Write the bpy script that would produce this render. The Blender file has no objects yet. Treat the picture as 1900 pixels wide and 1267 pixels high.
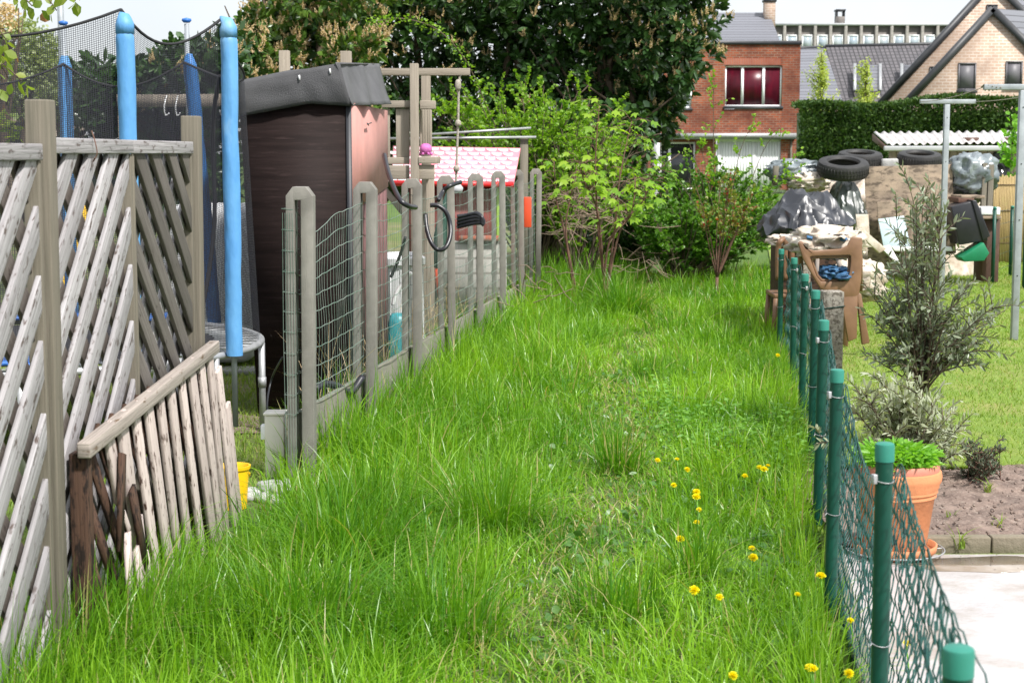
import bpy, math, random
import numpy as np
from mathutils import Vector, noise
random.seed(7); rng = np.random.default_rng(11)
SC = bpy.context.scene; COL = SC.collection
R = math.radians
# ------------------------------------------------------------------ camera, world, sun, exposure
F = 3000.0; CX, CY = 950.0, 633.5; HOR = 286.0; H = 1.67
PIT = math.atan((CY-HOR)/F)
cd = bpy.data.cameras.new('camera'); cam = bpy.data.objects.new('camera', cd); COL.objects.link(cam)
cam.location = (0, 0, H); cam.rotation_euler = (math.pi/2-PIT, 0, 0)
cd.sensor_width = 22.3; cd.lens = F/1900*22.3; cd.clip_start = .05; cd.clip_end = 2000
cd.dof.use_dof = True; cd.dof.focus_distance = 8.5; cd.dof.aperture_fstop = 5.0
SC.camera = cam
SUN_EL, SUN_AZ = 52, 138      # azimuth clockwise from +Y: from the right, a little behind the camera
W = bpy.data.worlds.new('World'); SC.world = W; W.use_nodes = True
nt = W.node_tree; nt.nodes.clear()
sky = nt.nodes.new('ShaderNodeTexSky'); sky.sky_type = 'NISHITA'; sky.sun_disc = False
sky.sun_elevation = R(SUN_EL); sky.sun_rotation = R(SUN_AZ); sky.dust_density = 3
b1 = nt.nodes.new('ShaderNodeBackground'); b1.inputs[1].default_value = .1
nt.links.new(sky.outputs[0], b1.inputs[0])
b2 = nt.nodes.new('ShaderNodeBackground'); b2.inputs[0].default_value = (.93, .96, 1, 1); b2.inputs[1].default_value = .74
tc = nt.nodes.new('ShaderNodeTexCoord'); nz = nt.nodes.new('ShaderNodeTexNoise'); nz.inputs['Scale'].default_value = 2.2; nz.inputs['Detail'].default_value = 5
cr = nt.nodes.new('ShaderNodeValToRGB'); cr.color_ramp.elements[0].position = .3; cr.color_ramp.elements[0].color = (.55,)*3+(1,); cr.color_ramp.elements[1].position = .6
mx = nt.nodes.new('ShaderNodeMixShader'); wo = nt.nodes.new('ShaderNodeOutputWorld')
nt.links.new(tc.outputs['Generated'], nz.inputs[0]); nt.links.new(nz.outputs[0], cr.inputs[0]); nt.links.new(cr.outputs[0], mx.inputs[0])
nt.links.new(b1.outputs[0], mx.inputs[1]); nt.links.new(b2.outputs[0], mx.inputs[2]); nt.links.new(mx.outputs[0], wo.inputs[0])
sl = bpy.data.lights.new('sun', 'SUN'); sl.energy = 3.9; sl.angle = R(4); sl.color = (1, .965, .92)
so = bpy.data.objects.new('sun', sl); COL.objects.link(so)
sd = Vector((math.sin(R(SUN_AZ))*math.cos(R(SUN_EL)), math.cos(R(SUN_AZ))*math.cos(R(SUN_EL)), math.sin(R(SUN_EL))))
so.rotation_euler = sd.to_track_quat('Z', 'Y').to_euler(); so.location = sd*50
SC.view_settings.view_transform = 'Standard'; SC.view_settings.look = 'None'; SC.view_settings.exposure = .74; SC.view_settings.gamma = 1
SC.cycles.max_bounces = 8; SC.cycles.transparent_max_bounces = 24
try: SC.cycles.use_denoising = True
except Exception: pass
# ------------------------------------------------------------------ helpers
def P(px, py, Y):
    """world point seen at photo pixel (px,py) at distance Y"""
    c, s = math.cos(PIT), math.sin(PIT)
    u = px-CX; v = CY-py
    d = Vector((u, F*c+v*s, -F*s+v*c)); return Vector((0, 0, H))+d*(Y/d.y)
def Gd(px, py, z=0.0):
    d = P(px, py, 1.0)-Vector((0, 0, H)); return Vector((0, 0, H))+d*((z-H)/d.z)
def S(px, Y): return px*Y/F*1.0      # pixel length -> metres
XL = lambda Y: -1.07+.129*(Y-8.06)   # left concrete fence line
XR = lambda Y: .31+.147*Y            # right green fence line
MATS = {}
def newmat(name):
    m = bpy.data.materials.new(name); m.use_nodes = True; MATS[name] = m
    n = m.node_tree; b = n.nodes['Principled BSDF']; return m, n, b
def rgba(c): return (c[0], c[1], c[2], 1)
def mixc(n, fac, a, b):
    m = n.nodes.new('ShaderNodeMix'); m.data_type = 'RGBA'
    for i, x in ((0, fac), (6, a), (7, b)):
        if isinstance(x, (tuple, list)): m.inputs[i].default_value = rgba(x)
        elif isinstance(x, (int, float)): m.inputs[i].default_value = x
        else: n.links.new(x, m.inputs[i])
    return m.outputs[2]
def coords(n, kind='Object', scale=(1, 1, 1)):
    t = n.nodes.new('ShaderNodeTexCoord'); mp = n.nodes.new('ShaderNodeMapping'); mp.inputs['Scale'].default_value = scale
    n.links.new(t.outputs[kind], mp.inputs[0]); return mp.outputs[0]
def tex(n, vec, scale, detail=4, lo=.35, hi=.65, rough=.6):
    z = n.nodes.new('ShaderNodeTexNoise'); z.inputs['Scale'].default_value = scale; z.inputs['Detail'].default_value = detail; z.inputs['Roughness'].default_value = rough
    n.links.new(vec, z.inputs[0]); r = n.nodes.new('ShaderNodeMapRange'); r.inputs[1].default_value = lo; r.inputs[2].default_value = hi
    n.links.new(z.outputs[0], r.inputs[0]); return r.outputs[0]
def bump(n, b, h, strength=.3, dist=.01):
    u = n.nodes.new('ShaderNodeBump'); u.inputs['Strength'].default_value = strength; u.inputs['Distance'].default_value = dist
    n.links.new(h, u.inputs['Height']); n.links.new(u.outputs[0], b.inputs['Normal'])
def attr(n, name='rnd'):
    a = n.nodes.new('ShaderNodeAttribute'); a.attribute_name = name; return a.outputs['Fac']
def surf(name, c1, c2=None, scale=4, rough=.7, metal=0, bs=.2, fine=40, spec=.5, kind='Object', sc=(1, 1, 1), c3=None, s3=12, lo3=.6, hi3=.7, detail=5):
    """general mottled surface: two colours by noise, optional third in spots, fine bump"""
    m, n, b = newmat(name); v = coords(n, kind, sc); c2 = c2 or tuple(x*.75 for x in c1)
    col = mixc(n, tex(n, v, scale, detail), c1, c2)
    if c3: col = mixc(n, tex(n, v, s3, 4, lo3, hi3), col, c3)
    n.links.new(col, b.inputs['Base Color']); b.inputs['Roughness'].default_value = rough; b.inputs['Metallic'].default_value = metal
    b.inputs['Specular IOR Level'].default_value = spec
    if bs: bump(n, b, tex(n, v, fine, 4, .2, .8), bs, .01)
    return m
def wood(name, c1, c2, dark, knots=.62, rough=.8):
    m, n, b = newmat(name); v = coords(n, 'UV', (1.5, 38, 1)); v2 = coords(n, 'UV', (9, 22, 1)); r = attr(n)
    g = tex(n, v, 2.2, 6, .3, .7); col = mixc(n, g, c1, c2)
    col = mixc(n, tex(n, v2, 1.6, 3, knots, knots+.1), col, dark)
    f = n.nodes.new('ShaderNodeMath'); f.operation = 'MULTIPLY'; f.inputs[1].default_value = .45; n.links.new(r, f.inputs[0])
    col = mixc(n, f.outputs[0], col, tuple(x*.62 for x in c2))
    n.links.new(col, b.inputs['Base Color']); b.inputs['Roughness'].default_value = rough; b.inputs['Specular IOR Level'].default_value = .25
    bump(n, b, g, .5, .004); return m
def leafm(name, c1, c2, trans=.35, rough=.45, tc=None, spec=.5, c3=None):
    m, n, b = newmat(name); r = attr(n); col = mixc(n, r, c1, c2)
    if c3:
        gt = n.nodes.new('ShaderNodeMath'); gt.operation = 'GREATER_THAN'; gt.inputs[1].default_value = .93; n.links.new(r, gt.inputs[0]); col = mixc(n, gt.outputs[0], col, c3)
    n.links.new(col, b.inputs['Base Color']); b.inputs['Roughness'].default_value = rough; b.inputs['Specular IOR Level'].default_value = spec
    t = n.nodes.new('ShaderNodeBsdfTranslucent'); k = tc or (1.5, 1.6, .6)
    mu = n.nodes.new('ShaderNodeVectorMath'); mu.operation = 'MULTIPLY'; mu.inputs[1].default_value = k; n.links.new(col, mu.inputs[0]); n.links.new(mu.outputs[0], t.inputs[0])
    x = n.nodes.new('ShaderNodeMixShader'); x.inputs[0].default_value = trans; n.links.new(b.outputs[0], x.inputs[1]); n.links.new(t.outputs[0], x.inputs[2])
    n.links.new(x.outputs[0], n.nodes['Material Output'].inputs[0]); return m
def brickm(name, c1, c2, mortar, bw=.215, bh=.067, rough=.9, mort=.012):
    m, n, b = newmat(name); v = coords(n, 'UV'); k = n.nodes.new('ShaderNodeTexBrick')
    k.inputs['Scale'].default_value = 1; k.inputs['Brick Width'].default_value = bw; k.inputs['Row Height'].default_value = bh; k.inputs['Mortar Size'].default_value = mort
    k.inputs['Color1'].default_value = rgba(c1); k.inputs['Color2'].default_value = rgba(c2); k.inputs['Mortar'].default_value = rgba(mortar); k.inputs['Bias'].default_value = -.1
    n.links.new(v, k.inputs[0]); col = mixc(n, tex(n, v, .7, 6, .35, .7), k.outputs[0], tuple(x*.6 for x in c2))
    n.links.new(col, b.inputs['Base Color']); b.inputs['Roughness'].default_value = rough; bump(n, b, k.outputs['Fac'], -.4, .01); return m

ORG = {}
def tag(o, label=None, cat=None, group=None, kind=None):
    if label: o['label'] = label
    if cat: o['category'] = cat
    if group: o['group'] = group
    if kind: o['kind'] = kind
    return o
def thing(name, loc, label, cat, group=None):
    o = bpy.data.objects.new(name, None); COL.objects.link(o); o.location = loc; o.empty_display_size = .1
    ORG[o.name] = Vector(loc); return tag(o, label, cat, group)
def finish(me, name, mat, parent, org, smooth):
    if isinstance(mat, str): mat = MATS[mat]
    me.materials.append(mat)
    o = bpy.data.objects.new(name, me); COL.objects.link(o)
    if parent is not None: o.parent = parent; ORG[o.name] = org
    else: o.location = org; ORG[o.name] = org
    if smooth: me.shade_smooth()
    return o
def npmesh(name, V, loops, sizes, mat, parent=None, rnd=None, smooth=False, origin=None, uv=None):
    V = np.asarray(V, np.float32); loops = np.asarray(loops, np.int32); sizes = np.asarray(sizes, np.int32)
    org = ORG[parent.name] if parent is not None else Vector(origin if origin is not None else (float(V[:, 0].mean()), float(V[:, 1].mean()), float(V[:, 2].min())))
    me = bpy.data.meshes.new(name); me.vertices.add(len(V)); me.vertices.foreach_set('co', (V-np.array(org, np.float32)).ravel())
    me.loops.add(len(loops)); me.loops.foreach_set('vertex_index', loops)
    me.polygons.add(len(sizes)); me.polygons.foreach_set('loop_start', np.concatenate([[0], np.cumsum(sizes)[:-1]]).astype(np.int32))
    me.update(calc_edges=True)
    if rnd is not None:
        a = me.attributes.new('rnd', 'FLOAT', 'FACE'); a.data.foreach_set('value', np.asarray(rnd, np.float32))
    if uv is not None:
        u = me.uv_layers.new(name='UVMap'); u.data.foreach_set('uv', np.asarray(uv, np.float32).ravel())
    me.validate()
    return finish(me, name, mat, parent, org, smooth)
class MB:
    def __init__(s): s.v = []; s.f = []; s.r = []; s.uv = []
    def face(s, idx, r=0, uv=None):
        s.f.append(idx); s.r.append(r); s.uv += uv if uv else [(0, 0)]*len(idx)
    def quad(s, a, b, c, d, r=None, uo=(0, 0)):
        i = len(s.v); s.v += [tuple(a), tuple(b), tuple(c), tuple(d)]; r = random.random() if r is None else r
        U = (Vector(b)-Vector(a)).length; V_ = (Vector(d)-Vector(a)).length
        s.face([i, i+1, i+2, i+3], r, [(uo[0], uo[1]), (uo[0]+U, uo[1]), (uo[0]+U, uo[1]+V_), (uo[0], uo[1]+V_)]); return s
    def hexa(s, c, ex, ey, ez, r=None):
        """box with centre c and full edge vectors; ex is the long (grain) axis"""
        c, ex, ey, ez = map(Vector, (c, ex, ey, ez)); r = random.random() if r is None else r
        i = len(s.v); o = (random.random()*30, random.random()*30)
        if ex.cross(ey).dot(ez) < 0: ey = -ey
        for z in (-.5, .5):
            for y in (-.5, .5):
                for x in (-.5, .5): s.v.append(tuple(c+ex*x+ey*y+ez*z))
        L, Wd, T = ex.length, ey.length, ez.length
        def q(a, b, c_, d, U, V_): s.face([i+a, i+b, i+c_, i+d], r, [(o[0], o[1]), (o[0]+U, o[1]), (o[0]+U, o[1]+V_), (o[0], o[1]+V_)])
        q(4, 5, 7, 6, L, Wd); q(1, 0, 2, 3, L, Wd); q(0, 1, 5, 4, L, T); q(3, 2, 6, 7, L, T)
        q(5, 1, 3, 7, T, Wd); q(0, 4, 6, 2, T, Wd); return s
    def box(s, x0, x1, y0, y1, z0, z1, grain=0, r=None):
        e = [Vector((x1-x0, 0, 0)), Vector((0, y1-y0, 0)), Vector((0, 0, z1-z0))]; g = e.pop(grain)
        return s.hexa(((x0+x1)/2, (y0+y1)/2, (z0+z1)/2), g, e[0], e[1], r)
    def beam(s, p0, p1, w, t, side=(1, 0, 0), r=None):
        p0, p1 = Vector(p0), Vector(p1); d = p1-p0; sd_ = Vector(side); sd_ = (sd_-d*(sd_.dot(d)/d.dot(d))).normalized(); n = d.cross(sd_).normalized()
        return s.hexa((p0+p1)/2, d, sd_*w, n*t, r)
    def tube(s, pts, rad, n=8, cap=True, r=None):
        pts = [Vector(p) for p in pts]; r = random.random() if r is None else r; m = len(pts)
        rads = rad if isinstance(rad, (list, tuple)) else [rad]*m
        i0 = len(s.v); t0 = (pts[1]-pts[0]).normalized(); a = Vector((0, 0, 1)) if abs(t0.z) < .9 else Vector((1, 0, 0)); u = t0.cross(a).normalized(); L = 0
        for k in range(m):
            t = (pts[min(k+1, m-1)]-pts[max(k-1, 0)]); t = t.normalized() if t.length > 1e-9 else t0
            u = (u-t*u.dot(t)).normalized() if (u-t*u.dot(t)).length > 1e-6 else t.orthogonal().normalized(); w = t.cross(u)
            for j in range(n):
                an = 2*math.pi*j/n; s.v.append(tuple(pts[k]+(u*math.cos(an)+w*math.sin(an))*rads[k]))
        for k in range(m-1):
            dl = (pts[k+1]-pts[k]).length
            for j in range(n):
                j2 = (j+1) % n; s.face([i0+k*n+j, i0+k*n+j2, i0+(k+1)*n+j2, i0+(k+1)*n+j], r, [(L, j*.02), (L, j*.02+.02), (L+dl, j*.02+.02), (L+dl, j*.02)])
            L += dl
        if cap: s.face([i0+j for j in range(n)][::-1], r); s.face([i0+(m-1)*n+j for j in range(n)], r)
        return s
    def lathe(s, prof, o=(0, 0, 0), n=24, r=0):
        i0 = len(s.v); o = Vector(o)
        for rr, z in prof:
            for j in range(n): a = 2*math.pi*j/n; s.v.append((o.x+rr*math.cos(a), o.y+rr*math.sin(a), o.z+z))
        for k in range(len(prof)-1):
            for j in range(n):
                j2 = (j+1) % n; s.face([i0+k*n+j, i0+k*n+j2, i0+(k+1)*n+j2, i0+(k+1)*n+j], r, [(j/n, prof[k][1]), ((j+1)/n, prof[k][1]), ((j+1)/n, prof[k+1][1]), (j/n, prof[k+1][1])])
        return s
    def prism(s, poly, ext, r=None):
        """closed polygon (3D points, CCW seen against ext) extruded by ext"""
        r = random.random() if r is None else r; e = Vector(ext); i = len(s.v); n = len(poly); pl = [Vector(p) for p in poly]
        s.v += [tuple(p) for p in pl]+[tuple(p+e) for p in pl]
        k = max(range(3), key=lambda q: abs(e[q])); ax = [q for q in range(3) if q != k]
        uv = [(p[ax[0]], p[ax[1]]) for p in pl]
        s.face(list(range(i, i+n))[::-1], r, uv[::-1]); s.face(list(range(i+n, i+2*n)), r, uv)
        for j in range(n):
            j2 = (j+1) % n; l = (pl[j2]-pl[j]).length; s.face([i+j, i+j2, i+n+j2, i+n+j], r, [(0, 0), (l, 0), (l, e.length), (0, e.length)])
        return s
    def ring(s, outer, inner, ext, r=0):
        n = len(outer); e = Vector(ext); i = len(s.v)
        for L in (outer, inner): s.v += [tuple(Vector(p)) for p in L]
        for L in (outer, inner): s.v += [tuple(Vector(p)+e) for p in L]
        for j in range(n):
            k = (j+1) % n
            s.face([i+j, i+k, i+n+k, i+n+j], r); s.face([i+2*n+j, i+3*n+j, i+3*n+k, i+2*n+k], r)
            s.face([i+j, i+2*n+j, i+2*n+k, i+k], r); s.face([i+n+j, i+n+k, i+3*n+k, i+3*n+j], r)
        return s
    def grid(s, f, nu, nv, r=0, uvs=(1, 1)):
        i0 = len(s.v)
        for a in range(nu+1):
            for b in range(nv+1): s.v.append(tuple(f(a/nu, b/nv)))
        for a in range(nu):
            for b in range(nv):
                i = i0+a*(nv+1)+b; s.face([i, i+nv+1, i+nv+2, i+1], r, [(a/nu*uvs[0], b/nv*uvs[1]), ((a+1)/nu*uvs[0], b/nv*uvs[1]), ((a+1)/nu*uvs[0], (b+1)/nv*uvs[1]), (a/nu*uvs[0], (b+1)/nv*uvs[1])])
        return s
    def build(s, name, mat, parent=None, smooth=False, origin=None, bevel=0, auto=None, solid=0):
        loops = [i for f in s.f for i in f]
        o = npmesh(name, s.v, loops, [len(f) for f in s.f], mat, parent, s.r, smooth, origin, s.uv)
        if auto is not None:
            try: o.data.set_sharp_from_angle(angle=R(auto))
            except Exception: pass
        if solid: m = o.modifiers.new('solid', 'SOLIDIFY'); m.thickness = solid
        if bevel: m = o.modifiers.new('bevel', 'BEVEL'); m.width = bevel; m.segments = 2; m.limit_method = 'ANGLE'
        return o
def copy_tree(o, parent=None):
    c = o.copy(); COL.objects.link(c)
    if parent is not None: c.parent = parent
    for ch in [x for x in o.children]: copy_tree(ch, c)
    return c
def U(a, b, n=None): return rng.uniform(a, b, n)
def norm(a): return a/np.maximum(np.linalg.norm(a, axis=1, keepdims=True), 1e-9)
def leaves_arrays(B, D, Lh, Wd, Nn=None, fold=.18, droop=.0, shape=(.38, 1, .75, .8)):
    """leaf blades: 7 verts, 4 faces; B base, D direction, Lh length, Wd half width"""
    n = len(B); D = norm(D)
    if Nn is None: Nn = rng.normal(size=(n, 3)); Nn[:, 2] = np.abs(Nn[:, 2])+.6
    Sd = norm(np.cross(D, Nn)); Up = np.cross(Sd, D); Lh = np.asarray(Lh).reshape(-1, 1)*np.ones((n, 1)); Wd = np.asarray(Wd).reshape(-1, 1)*np.ones((n, 1))
    dr = np.array([[0, 0, -1.]])*droop*Lh; t1, w1, t2, w2 = shape
    m = B+D*Lh*.5+dr*.25; t = B+D*Lh+dr
    l1 = B+D*Lh*t1-Sd*Wd*w1+Up*Wd*fold+dr*.15; r1 = B+D*Lh*t1+Sd*Wd*w1+Up*Wd*fold+dr*.15
    l2 = B+D*Lh*t2-Sd*Wd*w2+Up*Wd*fold+dr*.55; r2 = B+D*Lh*t2+Sd*Wd*w2+Up*Wd*fold+dr*.55
    V = np.stack([B, m, t, l1, l2, r1, r2], 1).reshape(-1, 3)
    pat = np.array([0, 1, 3, 1, 2, 4, 3, 0, 5, 1, 1, 5, 6, 2]); loops = (pat[None]+7*np.arange(n)[:, None]).ravel(); sizes = np.tile([3, 4, 3, 4], n)
    return V, loops, sizes
def leaf_obj(name, mat, parent, B, D, Lh, Wd, Nn=None, rnd=None, **k):
    B = np.asarray(B, float); D = np.asarray(D, float); V, l, s = leaves_arrays(B, D, Lh, Wd, Nn, **k)
    r = rng.random(len(B)) if rnd is None else rnd
    return npmesh(name, V, l, s, mat, parent, np.repeat(r, 4), smooth=False)
def blades(name, mat, B, hgt, lean, ang, wid, parent=None, drop=.35, rnd=None):
    """grass blades with 4 segments"""
    n = len(B); T = np.array([0, .3, .58, .82, 1.]); dirv = np.stack([np.cos(ang), np.sin(ang), 0*ang], 1); fa = ang+U(-1.1, 1.1, n)+math.pi/2
    sv = np.stack([np.cos(fa), np.sin(fa), 0*fa], 1); V = np.zeros((n, 9, 3))
    for k, t in enumerate(T):
        c = B+dirv*(hgt*lean*t**1.8)[:, None]; c[:, 2] += hgt*(t-drop*lean*t*t*1.1)
        w = (wid*(1-t**1.6)*.5)[:, None]*sv
        if k < 4: V[:, 2*k] = c-w; V[:, 2*k+1] = c+w
        else: V[:, 8] = c
    pat = np.array([0, 1, 3, 2, 2, 3, 5, 4, 4, 5, 7, 6, 6, 7, 8]); loops = (pat[None]+9*np.arange(n)[:, None]).ravel(); sizes = np.tile([4, 4, 4, 3], n)
    r = rng.random(n) if rnd is None else rnd
    return npmesh(name, V.reshape(-1, 3), loops, sizes, mat, parent, np.repeat(r, 4), smooth=True, origin=(0, 0, 0) if parent is None else None)
def bez(p0, p1, p2, n=8):
    p0, p1, p2 = map(Vector, (p0, p1, p2)); return [p0*(1-t)**2+p1*2*t*(1-t)+p2*t*t for t in [i/n for i in range(n+1)]]
def spline(pts, n=6):
    pts = [Vector(p) for p in pts]; out = []
    for i in range(len(pts)-1):
        a = pts[max(i-1, 0)]; b = pts[i]; c = pts[i+1]; d = pts[min(i+2, len(pts)-1)]
        for k in range(n):
            t = k/n; out.append(.5*((2*b)+(c-a)*t+(2*a-5*b+4*c-d)*t*t+(3*b-a-3*c+d)*t**3))
    out.append(pts[-1]); return out
def N3(x, y, z=0, s=1): return noise.noise(Vector((x*s, y*s, z*s)))
# ------------------------------------------------------------------ materials
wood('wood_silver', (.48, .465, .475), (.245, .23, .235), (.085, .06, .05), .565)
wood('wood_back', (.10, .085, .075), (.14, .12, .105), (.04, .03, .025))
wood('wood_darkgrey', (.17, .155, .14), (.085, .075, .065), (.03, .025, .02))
wood('wood_post', (.20, .175, .14), (.125, .115, .09), (.10, .09, .07), .68)
wood('wood_rotten', (.66, .57, .53), (.46, .38, .35), (.07, .035, .025), .56)
wood('wood_brown', (.10, .055, .035), (.05, .028, .02), (.015, .01, .008), .5)
wood('wood_rail', (.40, .35, .31), (.23, .20, .18), (.12, .08, .05), .60)
wood('wood_play', (.38, .33, .27), (.26, .22, .18), (.14, .10, .07), .66)
surf('concrete', (.25, .24, .215), (.17, .162, .145), 6, .9, bs=.35, fine=170, c3=(.12, .125, .095), s3=5, lo3=.58, hi3=.75)
surf('concrete_lichen', (.32, .30, .26), (.24, .21, .17), 9, .92, bs=.5, c3=(.11, .095, .075), s3=55, lo3=.48, hi3=.6)
surf('kickboard', (.20, .19, .155), (.14, .14, .11), 5, .9, bs=.4, c3=(.10, .12, .06), s3=3)
surf('green_tube', (.0015, .062, .04), (.003, .05, .034), 5, .42, bs=.04, spec=.4, c3=(.03, .10, .075), s3=14, lo3=.6, hi3=.75)
surf('green_cap', (.02, .20, .15), (.025, .18, .13), 8, .5, bs=.05)
surf('green_link', (.010, .085, .07), (.006, .05, .045), 8, .4, bs=0)
surf('green_mesh', (.10, .17, .13), (.20, .24, .21), 9, .5, bs=0)
surf('galv', (.45, .46, .47), (.33, .34, .35), 14, .5, metal=.5, bs=.05)
surf('galv_pole', (.36, .39, .42), (.27, .295, .32), 9, .55, metal=.3, bs=.05)
surf('blue_foam', (.035, .20, .54), (.025, .15, .42), 4, .5, bs=.5, fine=11, sc=(1, 1, .45), c3=(.07, .28, .58), s3=5)
surf('blue_foam_pale', (.12, .33, .60), (.06, .23, .52), 3, .55, bs=.55, fine=10, sc=(1, 1, .45), c3=(.20, .40, .62), s3=4)
surf('blue_pad', (.02, .11, .40), (.03, .15, .5), 4, .5, bs=.2)
surf('black_plastic', (.012, .013, .017), (.02, .02, .026), 6, .35, bs=.05)
surf('black_mat', (.015, .015, .018), (.022, .022, .025), 20, .8, bs=.1)
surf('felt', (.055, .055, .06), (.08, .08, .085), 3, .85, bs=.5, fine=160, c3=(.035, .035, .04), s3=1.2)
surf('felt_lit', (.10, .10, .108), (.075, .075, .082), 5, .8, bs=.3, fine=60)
surf('ply_dark', (.011, .0065, .006), (.021, .013, .012), 4, .7, bs=.12, fine=30, sc=(.5, .5, 7), detail=8, spec=.15, c3=(.033, .021, .02), s3=9, lo3=.56, hi3=.7)
surf('ply_red', (.17, .075, .075), (.12, .055, .055), 3, .6, bs=.1, sc=(1, 1, 3))
surf('ply_pink', (.50, .245, .215), (.40, .20, .18), 3.5, .7, bs=.15, c3=(.38, .2, .17), s3=6, lo3=.6, hi3=.8)
surf('cream_box', (.74, .71, .63), (.66, .63, .56), 4, .5, bs=.04, c3=(.3, .26, .2), s3=9, lo3=.66, hi3=.75)
surf('white_plastic', (.75, .76, .77), (.66, .67, .69), 3, .4, bs=.05)
surf('yellow_plastic', (.85, .52, .01), (.78, .46, .01), 3, .35, bs=0)
surf('red_plastic', (.62, .02, .02), (.5, .015, .02), 3, .4, bs=0)
surf('red_wall_dim', (.20, .02, .018), (.13, .015, .012), 3, .6, bs=0)  # red plastic darkened to maroon: dimness of the front wall put into its colour
surf('orange_plastic', (.75, .09, .03), (.62, .07, .025), 4, .4, bs=0)
surf('lime_plastic', (.38, .60, .08), (.33, .54, .07), 4, .4, bs=0)
surf('teal_plastic', (.03, .30, .33), (.03, .22, .26), 4, .4, bs=0)
surf('umbrella_green', (.015, .085, .06), (.01, .06, .045), 6, .7, bs=.3)
surf('octopus_pink', (.55, .14, .40), (.45, .10, .33), 9, .6, bs=.3)
surf('rope', (.42, .38, .33), (.28, .25, .21), 50, .9, bs=.6, fine=90)
surf('pvc_white', (.84, .85, .86), (.78, .79, .81), 3, .45, bs=0)
surf('pvc_grey', (.45, .46, .48), (.38, .39, .41), 3, .5, bs=0)
surf('dark_trim', (.03, .032, .038), (.045, .047, .052), 3, .5, bs=0)
surf('shutter_grey', (.14, .135, .15), (.11, .105, .12), 2, .5, bs=0)
surf('brown_chair', (.22, .12, .065), (.17, .09, .05), 6, .5, bs=.1, fine=25)
surf('rubber', (.016, .016, .017), (.028, .027, .026), 9, .6, bs=.15)
surf('plywood_old', (.34, .26, .19), (.18, .14, .105), 3.5, .85, bs=.3, c3=(.10, .075, .055), s3=7, lo3=.5, hi3=.62, sc=(1, 1, 2.2))
surf('paper', (.72, .66, .58), (.45, .36, .28), 9, .85, bs=.4)
surf('paper_blue', (.05, .16, .30), (.03, .09, .2), 12, .6, bs=.3)
surf('board_blue', (.55, .66, .72), (.48, .60, .68), 3, .4, bs=.05)
surf('terracotta', (.60, .235, .10), (.50, .20, .09), 4, .75, bs=.2, c3=(.62, .34, .22), s3=7, lo3=.6, hi3=.8)
surf('terracotta_pink', (.52, .20, .14), (.45, .17, .12), 4, .7, bs=.15)
surf('slab', (.52, .50, .50), (.41, .39, .395), 1.6, .22, bs=.15, c3=(.33, .29, .26), s3=2.4, lo3=.50, hi3=.66)
surf('edging', (.22, .19, .14), (.15, .13, .09), 5, .9, bs=.4)
surf('soil', (.23, .17, .14), (.12, .085, .07), 14, .95, bs=1, fine=30, c3=(.30, .24, .20), s3=40, lo3=.55, hi3=.7)
surf('bamboo', (.45, .33, .15), (.33, .24, .11), 3, .8, bs=.2, sc=(30, 30, 1))
surf('corrugated', (.56, .54, .53), (.44, .42, .41), 2, .85, bs=.2, c3=(.2, .19, .18), s3=7, lo3=.62, hi3=.75)
surf('fascia_brown', (.11, .06, .045), (.08, .045, .035), 4, .8)
surf('vert_boards', (.42, .34, .27), (.34, .28, .22), 3, .85, bs=.2, sc=(8, 8, .5))
surf('render_beige', (.50, .46, .41), (.45, .41, .37), 2, .9)
surf('bark', (.13, .095, .065), (.075, .055, .04), 20, .95, bs=.8, fine=50, sc=(1, 1, .3))
surf('bark_red', (.16, .08, .055), (.10, .055, .04), 20, .8, bs=.4)
surf('twig_dry', (.27, .20, .145), (.17, .12, .09), 10, .9, bs=.2)
surf('rock_white', (.42, .42, .41), (.28, .28, .27), 8, .8, bs=.3)
brickm('brick_red', (.40, .095, .035), (.175, .042, .022), (.28, .19, .14), .27, .10, mort=.017)
brickm('brick_soldier', (.44, .12, .06), (.36, .09, .05), (.30, .23, .2), .075, .3)
brickm('brick_beige', (.50, .37, .28), (.40, .28, .21), (.60, .52, .45), .27, .11, mort=.018)
brickm('brick_grey', (.20, .185, .17), (.165, .15, .14), (.22, .2, .19), .22, .075)
brickm('block_grey', (.42, .40, .37), (.36, .35, .32), (.2, .18, .16), .3, .15)
def tilem(name, c1, c2, gap, w, h):
    m, n, b = newmat(name); v = coords(n, 'UV'); k = n.nodes.new('ShaderNodeTexBrick'); k.offset = .0
    k.inputs['Scale'].default_value = 1; k.inputs['Brick Width'].default_value = w; k.inputs['Row Height'].default_value = h; k.inputs['Mortar Size'].default_value = gap
    k.inputs['Mortar Smooth'].default_value = .6
    k.inputs['Color1'].default_value = rgba(c1); k.inputs['Color2'].default_value = rgba(c2); k.inputs['Mortar'].default_value = rgba(tuple(x*.3 for x in c1))
    n.links.new(v, k.inputs[0]); n.links.new(k.outputs[0], b.inputs['Base Color']); b.inputs['Roughness'].default_value = .55; bump(n, b, k.outputs['Fac'], -.8, .04)
tilem('tile_slate', (.17, .175, .20), (.14, .145, .165), .035, 30, .33)
tilem('tile_dark', (.085, .08, .088), (.12, .11, .118), .045, .24, .33)
m, n, b = newmat('glass_dark'); b.inputs['Base Color'].default_value = (.02, .022, .025, 1); b.inputs['Roughness'].default_value = .06
m, n, b = newmat('glass_red'); v = coords(n, 'Object', (3, 3, .7)); n.links.new(mixc(n, tex(n, v, 1.5, 3), (.105, .006, .018), (.05, .005, .012)), b.inputs['Base Color']); b.inputs['Roughness'].default_value = .3; b.inputs['Specular IOR Level'].default_value = .25
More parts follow.
